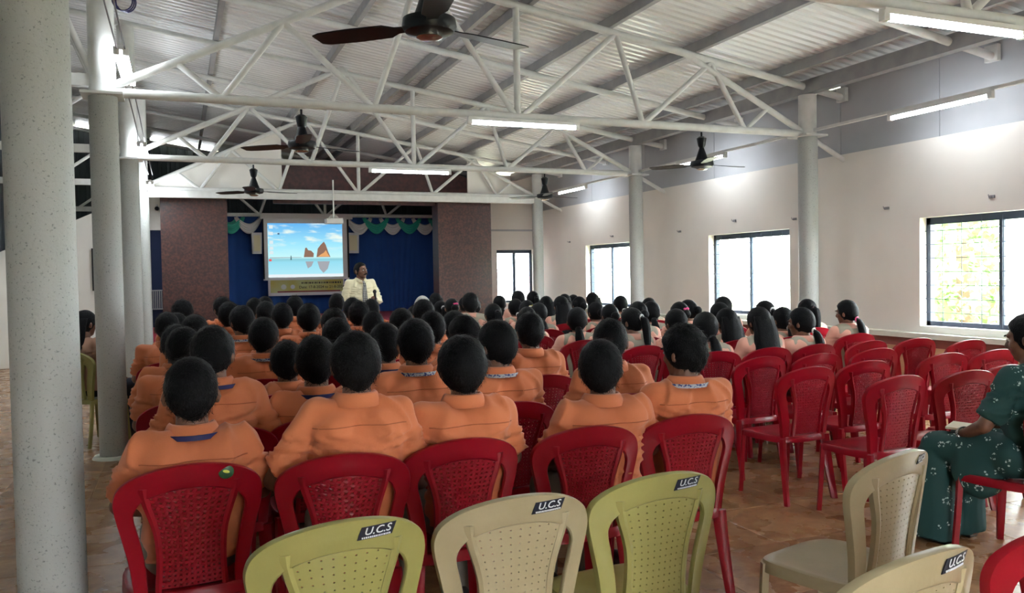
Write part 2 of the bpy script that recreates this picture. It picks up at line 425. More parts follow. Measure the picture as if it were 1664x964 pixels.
# grey cladding panels above the white wall
y = Y0; k = 0
while y < YB:
    w = min(1.97, YB + 0.1 - y)
    if k in (4, 5): w = 1.4 if k == 4 else 0.57
    top = zr(WR) - (0.020 if k == 5 else -0.012)
    cb = MB(); wallbox(cb, WR + 0.03, WR + 0.06, y + 0.004, y + w - 0.004, 2.80, top)
    cb.build('cladding_panel', M['wall_grey'], wall_r, smooth=False); y += w; k += 1

cb = MB(); wallbox(cb, WR + 0.065, WR + 0.09, Y0, YB + .1, 2.80, zr(WR) - 0.04); cb.build('cladding_backing', M['wall_grey'], wall_r, smooth=False)  # added sheet that stops sky light showing through the panel seams
def window(n, ya, yb, axis='Y', pos=WR + 0.13, openleft=True):
    """frame, mullion, panes and a grille of rods; built along Y in a wall facing -X, or along X in a wall facing -Y"""
    def P(a, d, z): return (pos + d, a, z) if axis == 'Y' else (a, pos + d, z)
    def bar(mb, a0, a1, d0, d1, z0, z1):
        p, q = P(a0, d0, z0), P(a1, d1, z1)
        mb.box([(p[i] + q[i]) / 2 for i in range(3)], [abs(q[i] - p[i]) for i in range(3)])
    fb = MB(); t = 0.05
    bar(fb, ya, yb, -.03, .03, ZS, ZS + t); bar(fb, ya, yb, -.03, .03, ZT - 0.075, ZT)
    bar(fb, ya, ya + t, -.03, .03, ZS, ZT); bar(fb, yb - t, yb, -.03, .03, ZS, ZT)
    fr = fb.build('window_%d' % n, M['frame'], smooth=False); fr['kind'] = 'structure'
    mid = ya + (yb - ya) * 0.52
    mb = MB(); bar(mb, mid - .025, mid + .025, -.028, .028, ZS + t, ZT - .07); mb.build('mullion', M['frame'], fr, smooth=False)
    a, b = (ya + t, mid - .02) if axis == 'Y' else (mid + .02, yb - t)
    gb = MB(); bar(gb, a, b, -.004, .004, ZS + t, ZT - .07); gb.build('hazy_pane', M['frost'], fr, smooth=False)
    a, b = (mid + .02, yb - t) if axis == 'Y' else (ya + t, mid - .02)
    gb = MB(); bar(gb, a, b, -.004, .004, ZS + t, ZT - .07); gb.build('clear_pane', M['glass'], fr, smooth=False)
    nv = 8
    for i in range(1, nv):
        a = ya + (yb - ya) * i / nv
        rb = MB(); rb.cone(P(a, -.06, ZS + .02), P(a, -.06, ZT - .02), 0.0038, n=6); rb.build('grille_rod', M['frame'], fr)
    for i in range(1, 8):
        z = ZS + (ZT - ZS) * i / 8
        rb = MB(); rb.cone(P(ya + .01, -.066, z), P(yb - .01, -.066, z), 0.0038, n=6); rb.build('grille_rod', M['frame'], fr)
    return fr
for i, (a, b) in enumerate(WINS[1:]): window(i + 1, a, b)
window(5, *WINS[0])  # unseen window continuing the row, put in for its light

# end wall right of the stage, with a window
bw = MB()
wallbox(bw, 5.95, 6.50, YB, YB + .2, 0, 3.66); wallbox(bw, 7.38, 7.66, YB, YB + .2, 0, 3.66)
wallbox(bw, 6.50, 7.38, YB, YB + .2, 0, ZS); wallbox(bw, 6.50, 7.38, YB, YB + .2, ZT, 3.66)
struct('wall_back', bw, M['wall'])
bb = MB(); wallbox(bb, 5.95, WR, YB - .03, YB + .01, 2.43, 2.47); struct('trim_3', bb, M['wall_grey'])
window(4, 6.50, 7.38, 'X', YB + 0.13)
# end wall left of the stage: its top follows the slope
def slab(poly, y, t):
    mb = MB(); mb.loft([[(x, y, z) for x, z in poly], [(x, y + t, z) for x, z in poly]]); return mb
lw = slab([(WL, 0), (-0.50, 0), (-0.50, 3.14), (WL, 2.00)], 16.5, 0.15); struct('wall_back_left', lw, M['wall'])
db = slab([(-0.50, 0), (-0.20, 0), (-0.20, 2.41), (-0.50, 2.41)], 16.52, 0.06)
tag(db.build('blue_door', M['navy'], smooth=False), 'narrow dark blue door panel left of the granite pillar', 'door')
ow = slab([(-0.50, 2.41), (-0.20, 2.41), (-0.20, 3.2), (-0.50, 3.2)], 16.5, 0.15); struct('wall_over_door', ow, M['wall'])
# unseen wall behind the camera, added with a doorway sized to control the light
fw = MB(); wallbox(fw, WL, 0.9, Y0 - .2, Y0, 0, 5.3); wallbox(fw, 1.4, 4.2, Y0 - .2, Y0, 0, 4.4); wallbox(fw, 6.2, WR + .2, Y0 - .2, Y0, 0, 4.0)
wallbox(fw, 0.9, 1.4, Y0 - .2, Y0, 2.2, 4.7); wallbox(fw, 4.2, 6.2, Y0 - .2, Y0, 0, 4.1); struct('wall_front', fw, M['wall'])
# left side: low wall, opening closed to cut the light, dark sheet above
lw = MB(); wallbox(lw, WL - .15, WL, Y0, YE, -0.2, 1.85); struct('wall_left', lw, M['wall'])
def ribbed(axis, pos, a0, a1, z0, ztop, name):
    mb = MB(); pts = []; a = a0
    while a < a1 - 0.05:
        pts += [(a, 0), (a + .12, 0), (a + .14, .025), (a + .18, .025)]; a += .2
    pts.append((a1, 0)); n = len(pts)
    f = (lambda a, d, z: (pos + d, a, z)) if axis == 'Y' else (lambda a, d, z: (a, pos - d, z))
    mb.add([f(a, d, z0) for a, d in pts] + [f(a, d, ztop(a)) for a, d in pts], [(i, i + 1, n + i + 1, n + i) for i in range(n - 1)])
    o = mb.build(name, M['slate'], smooth=False); o['kind'] = 'structure'; return o
ribbed('Y', WL, Y0, YE, 1.75, lambda a: zr(WL) - 0.05, 'wall_left_upper')
ribbed('X', YE, WL, 7.7, -0.2, lambda a: zr(a) - (0.075 if -0.55 < a < 0.95 or -2.5 < a < -1.7 else -0.01), 'wall_far')
sw = MB(); wallbox(sw, 6.04, 6.12, YB + .2, YE, -0.2, zr(6.1) - .01); struct('wall_stage_right', sw, M['slate'])  # unseen wall added to keep sky light off the stage
# stage platform, beam, gable panels, dark panel over the beam
st = MB(); wallbox(st, -0.5, 6.7, 16.25, 21.9, 0, 0.62); struct('stage_floor', st, M['carpet'])
bm = MB(); wallbox(bm, XL, XR, 15.54, 15.66, 2.93, 3.05); struct('trim_4', bm, M['steel'])
struct('gable_left', slab([(XL, 3.05), (1.82, 3.05), (1.82, 4.29), (XL, 3.12)], 15.70, 0.04), M['wall'])
struct('gable_right', slab([(5.44, 3.05), (XR, 3.05), (XR, 3.10), (5.44, 3.79)], 15.70, 0.04), M['wall'])
struct('stage_panel_upper', slab([(1.70, 2.9), (5.70, 2.9), (5.70, 3.42), (4.95, 3.74), (1.70, 3.70)], 16.12, 0.05), M['granite2'])
for (a, b, nm) in ((-0.27, 0.86, 'left'), (4.88, 6.02, 'right')):
    pb = MB(); wallbox(pb, a, b, 15.95, 16.35, 0, 3.02)
    tag(pb.build('granite_pillar', M['granite'], smooth=False), 'wide speckled brown granite pillar at the %s of the stage' % nm, 'pillar')

# ------------------------------------------------------------------ columns
def column(x, y, r, ztop, label, plate=True, base=False):
    t = thing('round_column', label, 'column', (x, y, 0))
    c = MB(); c.cone((0, 0, 0), (0, 0, 3.04), r, n=40); c.build('shaft', M['column'], t)
    u = MB(); u.cone((0, 0, 3.06), (0, 0, ztop), r * 0.92, n=32); u.build('upper_post', M['steel'], t)
    if plate:
        p = MB(); p.box((0, 0, 3.05), (0.32, 0.32, 0.022)); p.build('cap_plate', M['steel'], t, smooth=False)
    if base:
        b = MB(); b.cone((0, 0, 0), (0, 0, 0.025), 0.17, 0.15, n=32); b.build('base_ring', M['ledge'], t)
    return t
column(-0.505, TY[0], 0.125, zr(-.5) - .205, 'broad speckled round column filling the left edge, nearest of all columns', base=True)
column(XL, TY[1], 0.112, zr(XL) - .205, 'pale round column in the left row, second nearest, beside the seated woman', base=True)
column(XL, TY[2], 0.112, zr(XL) - .205, 'pale round column in the left row, third from the camera', base=True)
column(XL, TY[3], 0.112, zr(XL) - .205, 'pale round column in the left row next to the stage', base=True)
column(XR, TY[1], 0.112, zr(XR) - .25, 'pale round column between the two nearer right wall windows')
column(XR, TY[2], 0.112, zr(XR) - .25, 'pale round column hiding the edge of the second window from the stage')
column(XR, TY[3], 0.112, zr(XR) - .25, 'pale round column beside the window by the stage')

# ------------------------------------------------------------------ roof steel
def rafter(x): return zr(x) - 0.158
ry = [1.8, 3.77, 5.74, 7.71, 9.68, 11.65, 13.62, 15.6, 17.55, 19.5, 21.4]
for i, y in enumerate(ry):
    t = thing('rafter', 'white pipe rafter under the roof, %s from the camera' % ORD[i + 1], 'rafter', group='pipe rafters')
    b = MB(); b.cone((WL, y, rafter(WL)), (WR + .02, y, rafter(WR + .02)), 0.04, n=12); b.build('pipe', M['steel'], t)
    b = MB(); b.box((WR - .01, y, rafter(WR) + .03), (0.05, 0.14, 0.16)); b.build('end_bracket', M['steel'], t, smooth=False)
px = [-2.2, -0.9, 0.55, 2.0, 3.12, 3.38, 4.30, 5.38, 6.55]
for i, x in enumerate(px):
    b = MB(); wallbox(b, x - .03, x + .03, Y0, YE, zr(x) - .115, zr(x) - .005)
    tag(b.build('purlin', M['purlin'], smooth=False), 'grey steel purlin running along the roof, %s from the left' % ORD[i + 1], 'purlin', 'roof purlins')
b = MB(); wallbox(b, 6.86, 6.98, Y0, YB, zr(6.92) - .24, zr(6.92) - .08)
tag(b.build('eave_beam', M['purlin'], smooth=False), 'deep grey eave beam along the tops of the right columns', 'beam')

def truss(y, label, drop=0.0):
    t = thing('roof_truss', label, 'truss', group='roof trusses')
    B = 3.08
    def bar(name, a, b, r):
        m = MB(); m.cone((a[0], y, a[1]), (b[0], y, b[1]), r, n=12); m.build(name, M['steel'], t)
    bar('bottom_chord', (XL, B), (XR, B), 0.042)
    lt = lambda x: 3.16 + 0.475 * (x + 0.42)
    apex = (2.23, lt(2.23))
    bar('top_chord', (-0.46, lt(-0.46)), apex, 0.036)
    bar('web', (0.03, lt(0.03)), (0.40, B), 0.028); bar('web', (0.40, B), (0.94, lt(0.94)), 0.03)
    bar('web', (0.94, lt(0.94)), (1.75, B), 0.03); bar('web', (1.75, B), apex, 0.03); bar('web', apex, (3.20, B), 0.03)
    bar('king_post', (3.22, B), (3.22, rafter(3.22)), 0.034)
    bar('web', (3.26, B), (4.36, rafter(4.36)), 0.03); bar('web', (4.36, rafter(4.36)), (4.68, B), 0.03)
    bar('web', (4.68, B), (5.56, 3.80), 0.03); bar('web', (5.56, 3.80), (6.02, B), 0.03)
    bar('top_chord', (5.22, rafter(5.22)), (6.84, 3.10), 0.034); bar('web', (6.02, B), (6.36, 3.36), 0.024)
    # tie and strut out to the left wall, short strut out to the right wall
    m = MB(); m.box(((XL + WL) / 2, y, 3.17), (XL - WL, 0.07, 0.10)); m.build('outer_tie', M['steel'], t, smooth=False)
    bar('outer_strut', (XL, 3.04), (-1.30, rafter(-1.3)), 0.028); bar('outer_strut', (XL, 4.2), (-1.9, 3.2), 0.026)
    bar('outer_strut', (XR + .08, 3.02), (WR + .01, 2.79), 0.03)
    t.location.z = -drop
    return t
for y, l in zip(TY, ['white pipe truss overhead, nearest the camera and mostly above view', 'white pipe truss with the nearest lit tube on its bottom chord',
                     'white pipe truss with the second lit tube on its bottom chord', 'white pipe truss over the white stage beam', 'white pipe truss deep in the dark stage above the screen']):
    truss(y, l, 0.15 if y > 19 else 0.0)

# ------------------------------------------------------------------ fluorescent lamps
def lamp(p, axis, L, label, double=False, tube='tube'):
    t = thing('tube_light', label, 'tube light', p, 0, 'fluorescent tube lights')
    d = Vector((1, 0, 0)) if axis == 'X' else Vector((0, 1, 0)); sd = Vector((d.y, d.x, 0))
    b = MB(); s = [0.05, 0.05, 0.035]; s[0 if axis == 'X' else 1] = L + 0.06
    b.box((0, 0, 0.04), s); b.build('batten', M['white'], t, smooth=False)
    offs = (-0.035, 0.035) if double else (0.0,)
    for o in offs:
        b = MB(); b.cone(sd * o - d * (L / 2), sd * o + d * (L / 2), 0.0165, n=14); b.build('tube', M[tube], t)
        for e in (-1, 1):
            b = MB(); b.box(sd * o + d * (e * (L / 2 + .012)) + Vector((0, 0, .012)), (0.045, 0.045, 0.06)); b.build('lamp_holder', M['white'], t, smooth=False)
    return t
lamp((4.50, TY[0] - .06, 2.97), 'X', 1.15, 'lit tube light cut by the top right corner')
lamp((3.27, TY[1] - .06, 2.985), 'X', 1.15, 'large lit tube light in the middle of the nearest full truss')
lamp((3.15, TY[2] - .06, 2.985), 'X', 1.15, 'lit tube light on the second truss in front of the brown panel')
lamp((6.93, 5.93, 3.04), 'Y', 1.12, 'lit tube light at upper right above the nearest window', tube='tube_dim')
lamp((6.93, 9.88, 3.04), 'Y', 1.12, 'lit tube light beside the right hand ceiling fan', tube='tube_dim')
lamp((6.93, 14.0, 3.04), 'Y', 1.12, 'lit tube light beside the far right ceiling fan', tube='tube_dim')
lamp((-0.385, 8.05, 3.36), 'Y', 1.15, 'bright pair of tubes at the top of the second left column', True)
lamp((-0.385, 12.0, 3.2), 'Y', 1.15, 'bright pair of tubes by the third left column', True)
lamp((-0.385, 15.0, 3.05), 'Y', 1.0, 'small bright pair of tubes next to the left gable panel', True)
b = MB(); wallbox(b, 6.915, 6.955, Y0, 16.8, 3.095, 3.125)
tag(b.build('conduit_channel', M['steel'], smooth=False), 'long thin channel carrying the right hand tube lights', 'channel')
for dx, w in ((-0.03, 'left'), (0.03, 'right')):
    b = MB(); pts = [(-0.385 + dx, 4 + i * 0.55, 3.44 - 0.012 * (4 + i * .55 - 4) * 1.5 + 0.012 * math.sin(i * 1.3)) for i in range(21)]
    b.path(pts, 0.006, n=6)
    tag(b.build('light_cable', M['wire']), 'thin grey cable along the left columns, %s of the pair' % w, 'cable', 'left light cables')
b = MB()
for k in range(3):
    b.path([(0.075 * math.cos(a) + 0.012 * k, 0.02 * k, 0.085 * math.sin(a)) for a in [2 * PI * i / 24 for i in range(25)]], 0.006, n=6)
o = b.build('cable_coil', M['cable_blue'], loc=(-0.36, 7.4, 3.77)); tag(o, 'coil of dark blue cable hanging at the top of the second left column', 'cable')

# ------------------------------------------------------------------ ceiling fans
def fan(x, y, zc, rot, label, z_top=3.03):
    t = thing('ceiling_fan', label, 'fan', (x, y, zc), rot, 'black ceiling fans')
    b = MB(); b.cone((0, 0, .05), (0, 0, z_top - zc), 0.011, n=10); b.build('down_rod', M['black'], t)
    b = MB(); hz = z_top - zc
    b.loft([b.ring((0, 0, z), (0, 0, 1), r, n=20) for z, r in ((hz - .05, .030), (hz - .07, .055), (hz - .15, .04), (hz - .19, .016))]); b.build('canopy', M['black'], t)
    b = MB(); b.loft([b.ring((0, 0, z), (0, 0, 1), r, n=28) for z, r in ((.22, .018), (.17, .035), (.10, .058), (.055, .075), (.045, .125), (.01, .130), (-.015, .115), (-.03, .06))]); b.build('motor', M['black'], t)
    b = MB(); b.loft([b.ring((0, 0, z), (0, 0, 1), r, n=24) for z, r in ((-.028, .06), (-.04, .062), (-.052, .04))]); b.build('bottom_cap', M['bangle'], t)
    for k in range(3):
        a = 2 * PI * k / 3; R = Matrix.Rotation(a, 4, 'Z')
        b = MB(); rings = []
        for r, w, tw in ((.10, .025, .12), (.17, .03, .15), (.22, .06, .18), (.4, .068, .16), (.56, .066, .12), (.60, .05, .1)):
            rings.append([R @ Vector((r, sx * w, 0.012 + sx * w * tw + sz * .003)) for sx, sz in ((-1, -1), (1, -1), (1, 1), (-1, 1))])
        b.loft(rings); b.build('blade', M['black'], t, angle=30)
    return t
fan(1.13, 3.77, 2.66, 0.35, 'large black ceiling fan cut by the top edge', 3.04)
fan(1.08, 7.71, 2.69, 0.42, 'black ceiling fan in front of the left white gable edge')
fan(0.98, 11.65, 2.66, 0.3, 'small black ceiling fan in front of the left white gable')
fan(5.43, 7.71, 2.66, 0.12, 'dark ceiling fan hanging near the right wall lamp')
fan(5.30, 11.65, 2.67, 0.2, 'small dark ceiling fan beside the far right column')

# ------------------------------------------------------------------ stage: curtain, swags, screen, banner, boxes
b = MB(); cols, rows = 260, 10; z0, z1 = 0.63, 2.92
for i in range(cols + 1):
    x = -0.45 + 7.1 * i / cols
    for j in range(rows + 1):
        z = z0 + (z1 - z0) * j / rows
        f = 0.35 + 0.65 * (1 - j / rows)
        y = 19.78 + f * (0.012 * math.sin(x * 15 + 2 * math.sin(x * 1.7)) + 0.006 * math.sin(x * 37))
        if 4.4 < x < 5.4: y += 0.022 * f * math.sin((x - 4.9) * 46 * (1.25 - 0.5 * j / rows))
        b.v.append((x, y, z))
for i in range(cols):
    for j in range(rows):
        k = i * (rows + 1) + j; b.f.append((k, k + rows + 1, k + rows + 2, k + 1)); b.m.append(0)
tag(b.build('stage_curtain', M['blue'], angle=None), 'blue cloth backdrop curtain across the stage', 'curtain')

def swag(x0, w, drop, m, label, y=19.62):
    b = MB(); nu, nv = 20, 14
    for i in range(nu + 1):
        u = i / nu; cu = 4 * u * (1 - u)
        for j in range(nv + 1):
            v = j / nv
            x = x0 + w * (u + 0.22 * (1 - v) * (0.5 - u))
            z = 2.90 - drop * (0.18 + 0.82 * cu ** 0.8) * (0.30 + 0.70 * v) * (0.35 + 0.65 * cu ** 0.5) - 0.05 * (1 - v) * cu
            b.v.append((x, y - 0.05 * cu - 0.028 * abs(math.sin(v * 13)) * (0.3 + cu), z))
    for i in range(nu):
        for j in range(nv):
            k = i * (nv + 1) + j; b.f.append((k, k + nv + 1, k + nv + 2, k + 1)); b.m.append(0)
    o = b.build('curtain_swag', m, angle=None)
    so = o.modifiers.new('thickness', 'SOLIDIFY'); so.thickness = 0.008
    return tag(o, label, 'swag', 'valance swags')
wts = ['green', 'white']
k = 0
for i, x in enumerate([0.82, 1.20]):
    swag(x, 0.62, 0.40, M['green_satin'] if i == 0 else M['white_satin'], '%s draped valance swag left of the screen' % wts[i % 2])
    swag(x - 0.30, 0.4, 0.30, M['white_satin'] if i == 0 else M['green_satin'], 'narrow %s draped swag tucked beside the left pillar, %s one' % (wts[(i + 1) % 2], 'first' if i == 0 else 'inner'), 19.66)
for i in range(6):
    swag(3.70 + i * 0.405, 0.66, 0.42 if i % 2 == 0 else 0.40, M['white_satin'] if i % 2 == 0 else M['green_satin'],
         '%s draped valance swag right of the screen, %s from the screen' % (wts[(i + 1) % 2], ORD[i + 1]), 19.62 - 0.03 * (i % 2))

scr = thing('projection_screen', 'pull down projection screen showing rocks by the sea', 'screen', (0, 19.30, 0))
b = MB(); wallbox(b, 1.74, 3.81, -.05, .05, 2.83, 2.95); b.build('housing', M['white'], scr, smooth=False)
b = MB(); wallbox(b, 1.81, 3.68, -.004, .004, 1.46, 2.84); b.build('cloth', M['white'], scr, smooth=False)
b = MB(); wallbox(b, 1.78, 3.71, -.02, .02, 1.435, 1.465); b.build('bottom_bar', M['white'], scr, smooth=False)
for xa in (1.785, 3.685):
    b = MB(); wallbox(b, xa, xa + .04, .01, .03, 1.47, 2.83); b.build('side_edge', M['blackmat'], scr, smooth=False)
def screen_mat():
    m, t, p = new_mat('projected seascape'); t.nodes.remove(p)
    tc = node(t, 'ShaderNodeTexCoord'); sp = node(t, 'ShaderNodeSeparateXYZ'); t.links.new(tc.outputs['Generated'], sp.inputs[0])
    rp = node(t, 'ShaderNodeValToRGB'); e = rp.color_ramp.elements
    e[0].position = 0.0; e[0].color = (0.45, 0.80, 0.90, 1); e[1].position = 1.0; e[1].color = (0.13, 0.45, 0.85, 1)
    for pos, c in ((0.28, (0.30, 0.70, 0.85)), (0.33, (0.26, 0.58, 0.66)), (0.37, (0.55, 0.90, 0.92)), (0.6, (0.35, 0.78, 0.95))):
        k = e.new(pos); k.color = (*c, 1)
    t.links.new(sp.outputs[2], rp.inputs[0])
    mp = node(t, 'ShaderNodeMapping'); mp.inputs['Scale'].default_value = (2.2, 1, 6.0); mp.inputs['Rotation'].default_value = (0, 0.35, 0)
    t.links.new(tc.outputs['Generated'], mp.inputs[0])
    nz = node(t, 'ShaderNodeTexNoise'); nz.inputs['Scale'].default_value = 1.6; nz.inputs['Detail'].default_value = 6; t.links.new(mp.outputs[0], nz.inputs['Vector'])
    cr = node(t, 'ShaderNodeMapRange'); cr.inputs['From Min'].default_value = 0.5; cr.inputs['From Max'].default_value = 0.66; t.links.new(nz.outputs[0], cr.inputs['Value'])
    mz = node(t, 'ShaderNodeMapRange'); mz.inputs['From Min'].default_value = 0.45; mz.inputs['From Max'].default_value = 0.7; t.links.new(sp.outputs[2], mz.inputs['Value'])
    mu = node(t, 'ShaderNodeMath', operation='MULTIPLY'); t.links.new(cr.outputs[0], mu.inputs[0]); t.links.new(mz.outputs[0], mu.inputs[1])
    mx = node(t, 'ShaderNodeMix', data_type='RGBA'); mx.inputs[7].default_value = (0.80, 0.92, 0.85, 1)
    t.links.new(mu.outputs[0], mx.inputs[0]); t.links.new(rp.outputs[0], mx.inputs[6])
    em = node(t, 'ShaderNodeEmission'); em.inputs[1].default_value = 0.55; t.links.new(mx.outputs[2], em.inputs[0])
    t.links.new(em.outputs[0], t.nodes['Material Output'].inputs[0]); return m
def emis(name, c, s=0.5):
    m, t, p = new_mat(name); p.inputs['Base Color'].default_value = (0, 0, 0, 1); p.inputs['Roughness'].default_value = 1
    p.inputs['Emission Color'].default_value = (*c, 1); p.inputs['Emission Strength'].default_value = s; return m
SX, SZ, SW, SH = 1.89, 1.50, 1.68, 1.23
b = MB(); wallbox(b, SX, SX + SW, -.007, -.005, SZ, SZ + SH); img = b.build('projected_picture', screen_mat(), scr, smooth=False)
def flat(name, poly, m, d):
    b = MB(); b.loft([[(SX + u * SW, -d, SZ + v * SH) for u, v in poly], [(SX + u * SW, -d - .001, SZ + v * SH) for u, v in poly]]); return b.build(name, m, img, smooth=False)
rock = emis('projected brown rock', (0.30, 0.17, 0.12)); glow = emis('projected sunlit rock', (0.85, 0.42, 0.16)); refl = emis('projected reflection', (0.40, 0.42, 0.46))
flat('rock', [(.47, .37), (.60, .37), (.605, .44), (.57, .49), (.53, .50), (.51, .55), (.49, .54)], rock, .009)
flat('rock', [(.64, .37), (.83, .37), (.80, .47), (.77, .60), (.745, .66), (.70, .60), (.66, .53)], rock, .009)
flat('sunlit_face', [(.66, .375), (.82, .375), (.79, .44), (.77, .50), (.74, .45), (.70, .42)], glow, .0105)
flat('rock_reflection', [(.49, .29), (.60, .29), (.57, .20), (.52, .16)], refl, .009)
flat('rock_reflection', [(.65, .29), (.82, .29), (.79, .15), (.73, .07), (.68, .15)], refl, .009)
flat('rock_shore', [(.02, .355), (.44, .365), (.44, .372), (.02, .37)], refl, .009)
flat('walker', [(.29, .32), (.31, .32), (.305, .40), (.295, .40)], emis('projected dark figure', (0.10, 0.2, 0.22)), .0095)
flat('taskbar', [(0, 0), (1, 0), (1, .055), (0, .055)], emis('projected white bar', (0.85, 0.93, 0.97)), .009)
icon = emis('projected icon', (0.75, 0.88, 0.92)); dark = emis('projected dark icon', (0.08, 0.15, 0.25))
for v, mm in ((.90, icon), (.78, icon), (.62, icon), (.51, icon), (.43, icon)):
    flat('desktop_icon', [(.02, v), (.07, v), (.07, v + .06), (.02, v + .06)], mm, .009)
flat('desktop_icon', [(.13, .79), (.155, .79), (.155, .82), (.13, .82)], dark, .009)
flat('desktop_icon', [(.01, .30), (.045, .30), (.045, .34), (.01, .34)], emis('projected red icon', (0.85, 0.12, 0.12)), .009)

ban = thing('event_banner', 'yellow printed banner with dates hanging below the projection screen', 'banner', (0, 19.34, 0))
b = MB(); wallbox(b, 1.88, 3.60, -.006, .006, 1.08, 1.44); b.build('cloth', M['banner_white'], ban, smooth=False)
b = MB(); wallbox(b, 1.93, 3.57, -.008, -.006, 1.15, 1.44); pr = b.build('print_area', M['banner'], ban, smooth=False)
b = MB(); wallbox(b, 2.08, 3.50, -.010, -.008, 1.155, 1.185); b.build('red_strip', M['banner_red'], ban, smooth=False)
link('date_lettering', text_mesh('Date: 17-8-2024 to 21-8-2024', 0.085, M['banner_dark']), ban, (3.08, -.010, 1.265), (PI / 2, 0, 0))
b = MB(); x = 2.62
while x < 3.5:
    w = rnd.uniform(.015, .05); wallbox(b, x, x + w, -.0095, -.008, 1.345, 1.385); x += w + .018
b.build('heading_lettering', M['banner_dark'], ban, smooth=False)
for cx, r, mm in ((2.22, .06, 'ledge'), (2.42, .05, 'letter')):
    b = MB(); b.cone((cx, -.009, 1.28), (cx, -.011, 1.28), r, n=20); b.build('emblem', M[mm], ban)

for xa, xb, w in ((1.56, 1.76, 'left'), (3.70, 3.96, 'right')):
    t = thing('wall_speaker', 'white boxed speaker just %s of the projection screen' % w, 'speaker', ((xa + xb) / 2, 19.45, 2.28))
    b = MB(); hw = (xb - xa) / 2
    b.loft([[(-hw, -.1, -.24), (hw, -.1, -.24), (hw, .1, -.22), (-hw, .1, -.22)], [(-hw - .01, -.12, .24), (hw + .01, -.12, .24), (hw + .01, .1, .24), (-hw - .01, .1, .24)]]); b.build('cabinet', M['white'], t, smooth=False)
    b = MB(); b.box((0, -.115, 0), (hw * 1.4, .015, .36)); b.build('grille', M['cream_shirt'], t, smooth=False)
    b = MB(); b.box((0, .2, .1), (.05, .25, .05)); b.build('bracket', M['steel'], t, smooth=False)

t = thing('projector', 'white ceiling projector hanging on a thin pole before the screen', 'projector', (2.72, 15.515, 2.50))
b = MB(); b.box((0, 0, .03), (.30, .26, .09)); b.build('case', M['white'], t, smooth=False)
b = MB(); b.cone((.07, .12, .03), (.07, .17, .03), .032, n=16); b.build('lens', M['black'], t)
b = MB(); b.cone((0, 0, .07), (0, 0, .80), .014, n=10); b.build('pole', M['steel'], t)
b = MB(); b.path([(-.10, 0, .08), (-.05, 0, .14), (0, 0, .15), (.05, 0, .14), (.10, 0, .08)], .008, n=6); b.build('bracket', M['steel'], t)

# ------------------------------------------------------------------ small fixtures on the walls
b = MB(); wallbox(b, -1.43, -0.80, 16.44, 16.5, 1.32, 2.08); tag(b.build('notice_board', M['blackmat'], smooth=False), 'black board on the white wall behind the left columns', 'board')
b = MB()
for i in range(7): b.cone((-0.47 + i * .035, 16.42, .95), (-0.47 + i * .035, 16.42, 1.3), .011, n=8)
b.cone((-0.50, 16.42, 1.30), (-0.22, 16.42, 1.30), .012, n=8); b.cone((-0.50, 16.42, .96), (-0.22, 16.42, .96), .012, n=8)
b.cone((-0.50, 16.42, 0), (-0.50, 16.42, 1.3), .014, n=8); b.cone((-0.22, 16.42, 0), (-0.22, 16.42, 1.3), .014, n=8)
tag(b.build('stage_railing', M['wire']), 'small grey railing at the foot of the blue door', 'railing')
t = thing('security_camera', 'small white security camera left of the granite pillar', 'camera', (-0.33, 16.46, 2.82))
b = MB(); b.cone((0, 0.04, .05), (0, -.05, .0), .02, n=10); b.build('arm', M['white'], t)
b = MB(); b.ell((0, -.07, -.02), (.04, .04, .04)); b.build('dome', M['black'], t)
for i, (y, z, l) in enumerate(((5.75, 2.17, 'just above the nearest window'), (7.05, 2.16, 'right of the nearest right column'), (8.55, 2.14, 'right of the second window, close to its corner'), (9.8, 2.2, 'above the second window'), (11.2, 2.12, 'left of the second window'), (13.4, 2.15, 'above the third window'), (15.2, 2.12, 'left of the third window'))):
    b = MB(); b.box((WR - .008, y, z), (.014, .06, .03)); b.path([(WR - .01, y, z), (WR - .05, y, z - .005), (WR - .06, y, z + .02)], .005, n=6)
    tag(b.build('curtain_hook', M['wire']), 'small metal hook on the white wall %s' % l, 'hook', 'wall hooks')
t = thing('white_bench', 'white slatted bench behind the second left column', 'bench', (-1.05, 12.6, 0))
for i in range(6):
    b = MB(); b.box((-.3 + i * .12, .2, .66), (.05, .02, .34)); b.build('slat', M['white'], t, smooth=False)
b = MB(); b.box((0, .2, .85), (.76, .03, .06)); b.build('top_rail', M['white'], t, smooth=False)
b = MB(); b.box((0, 0, .44), (.76, .38, .03)); b.build('seat', M['white'], t, smooth=False)
for sx in (-1, 1):
    for yy in (-.16, .2):
        b = MB(); b.box((sx * .35, yy, .215 if yy < 0 else .42), (.04, .04, .43 if yy < 0 else .84)); b.build('leg', M['white'], t, smooth=False)

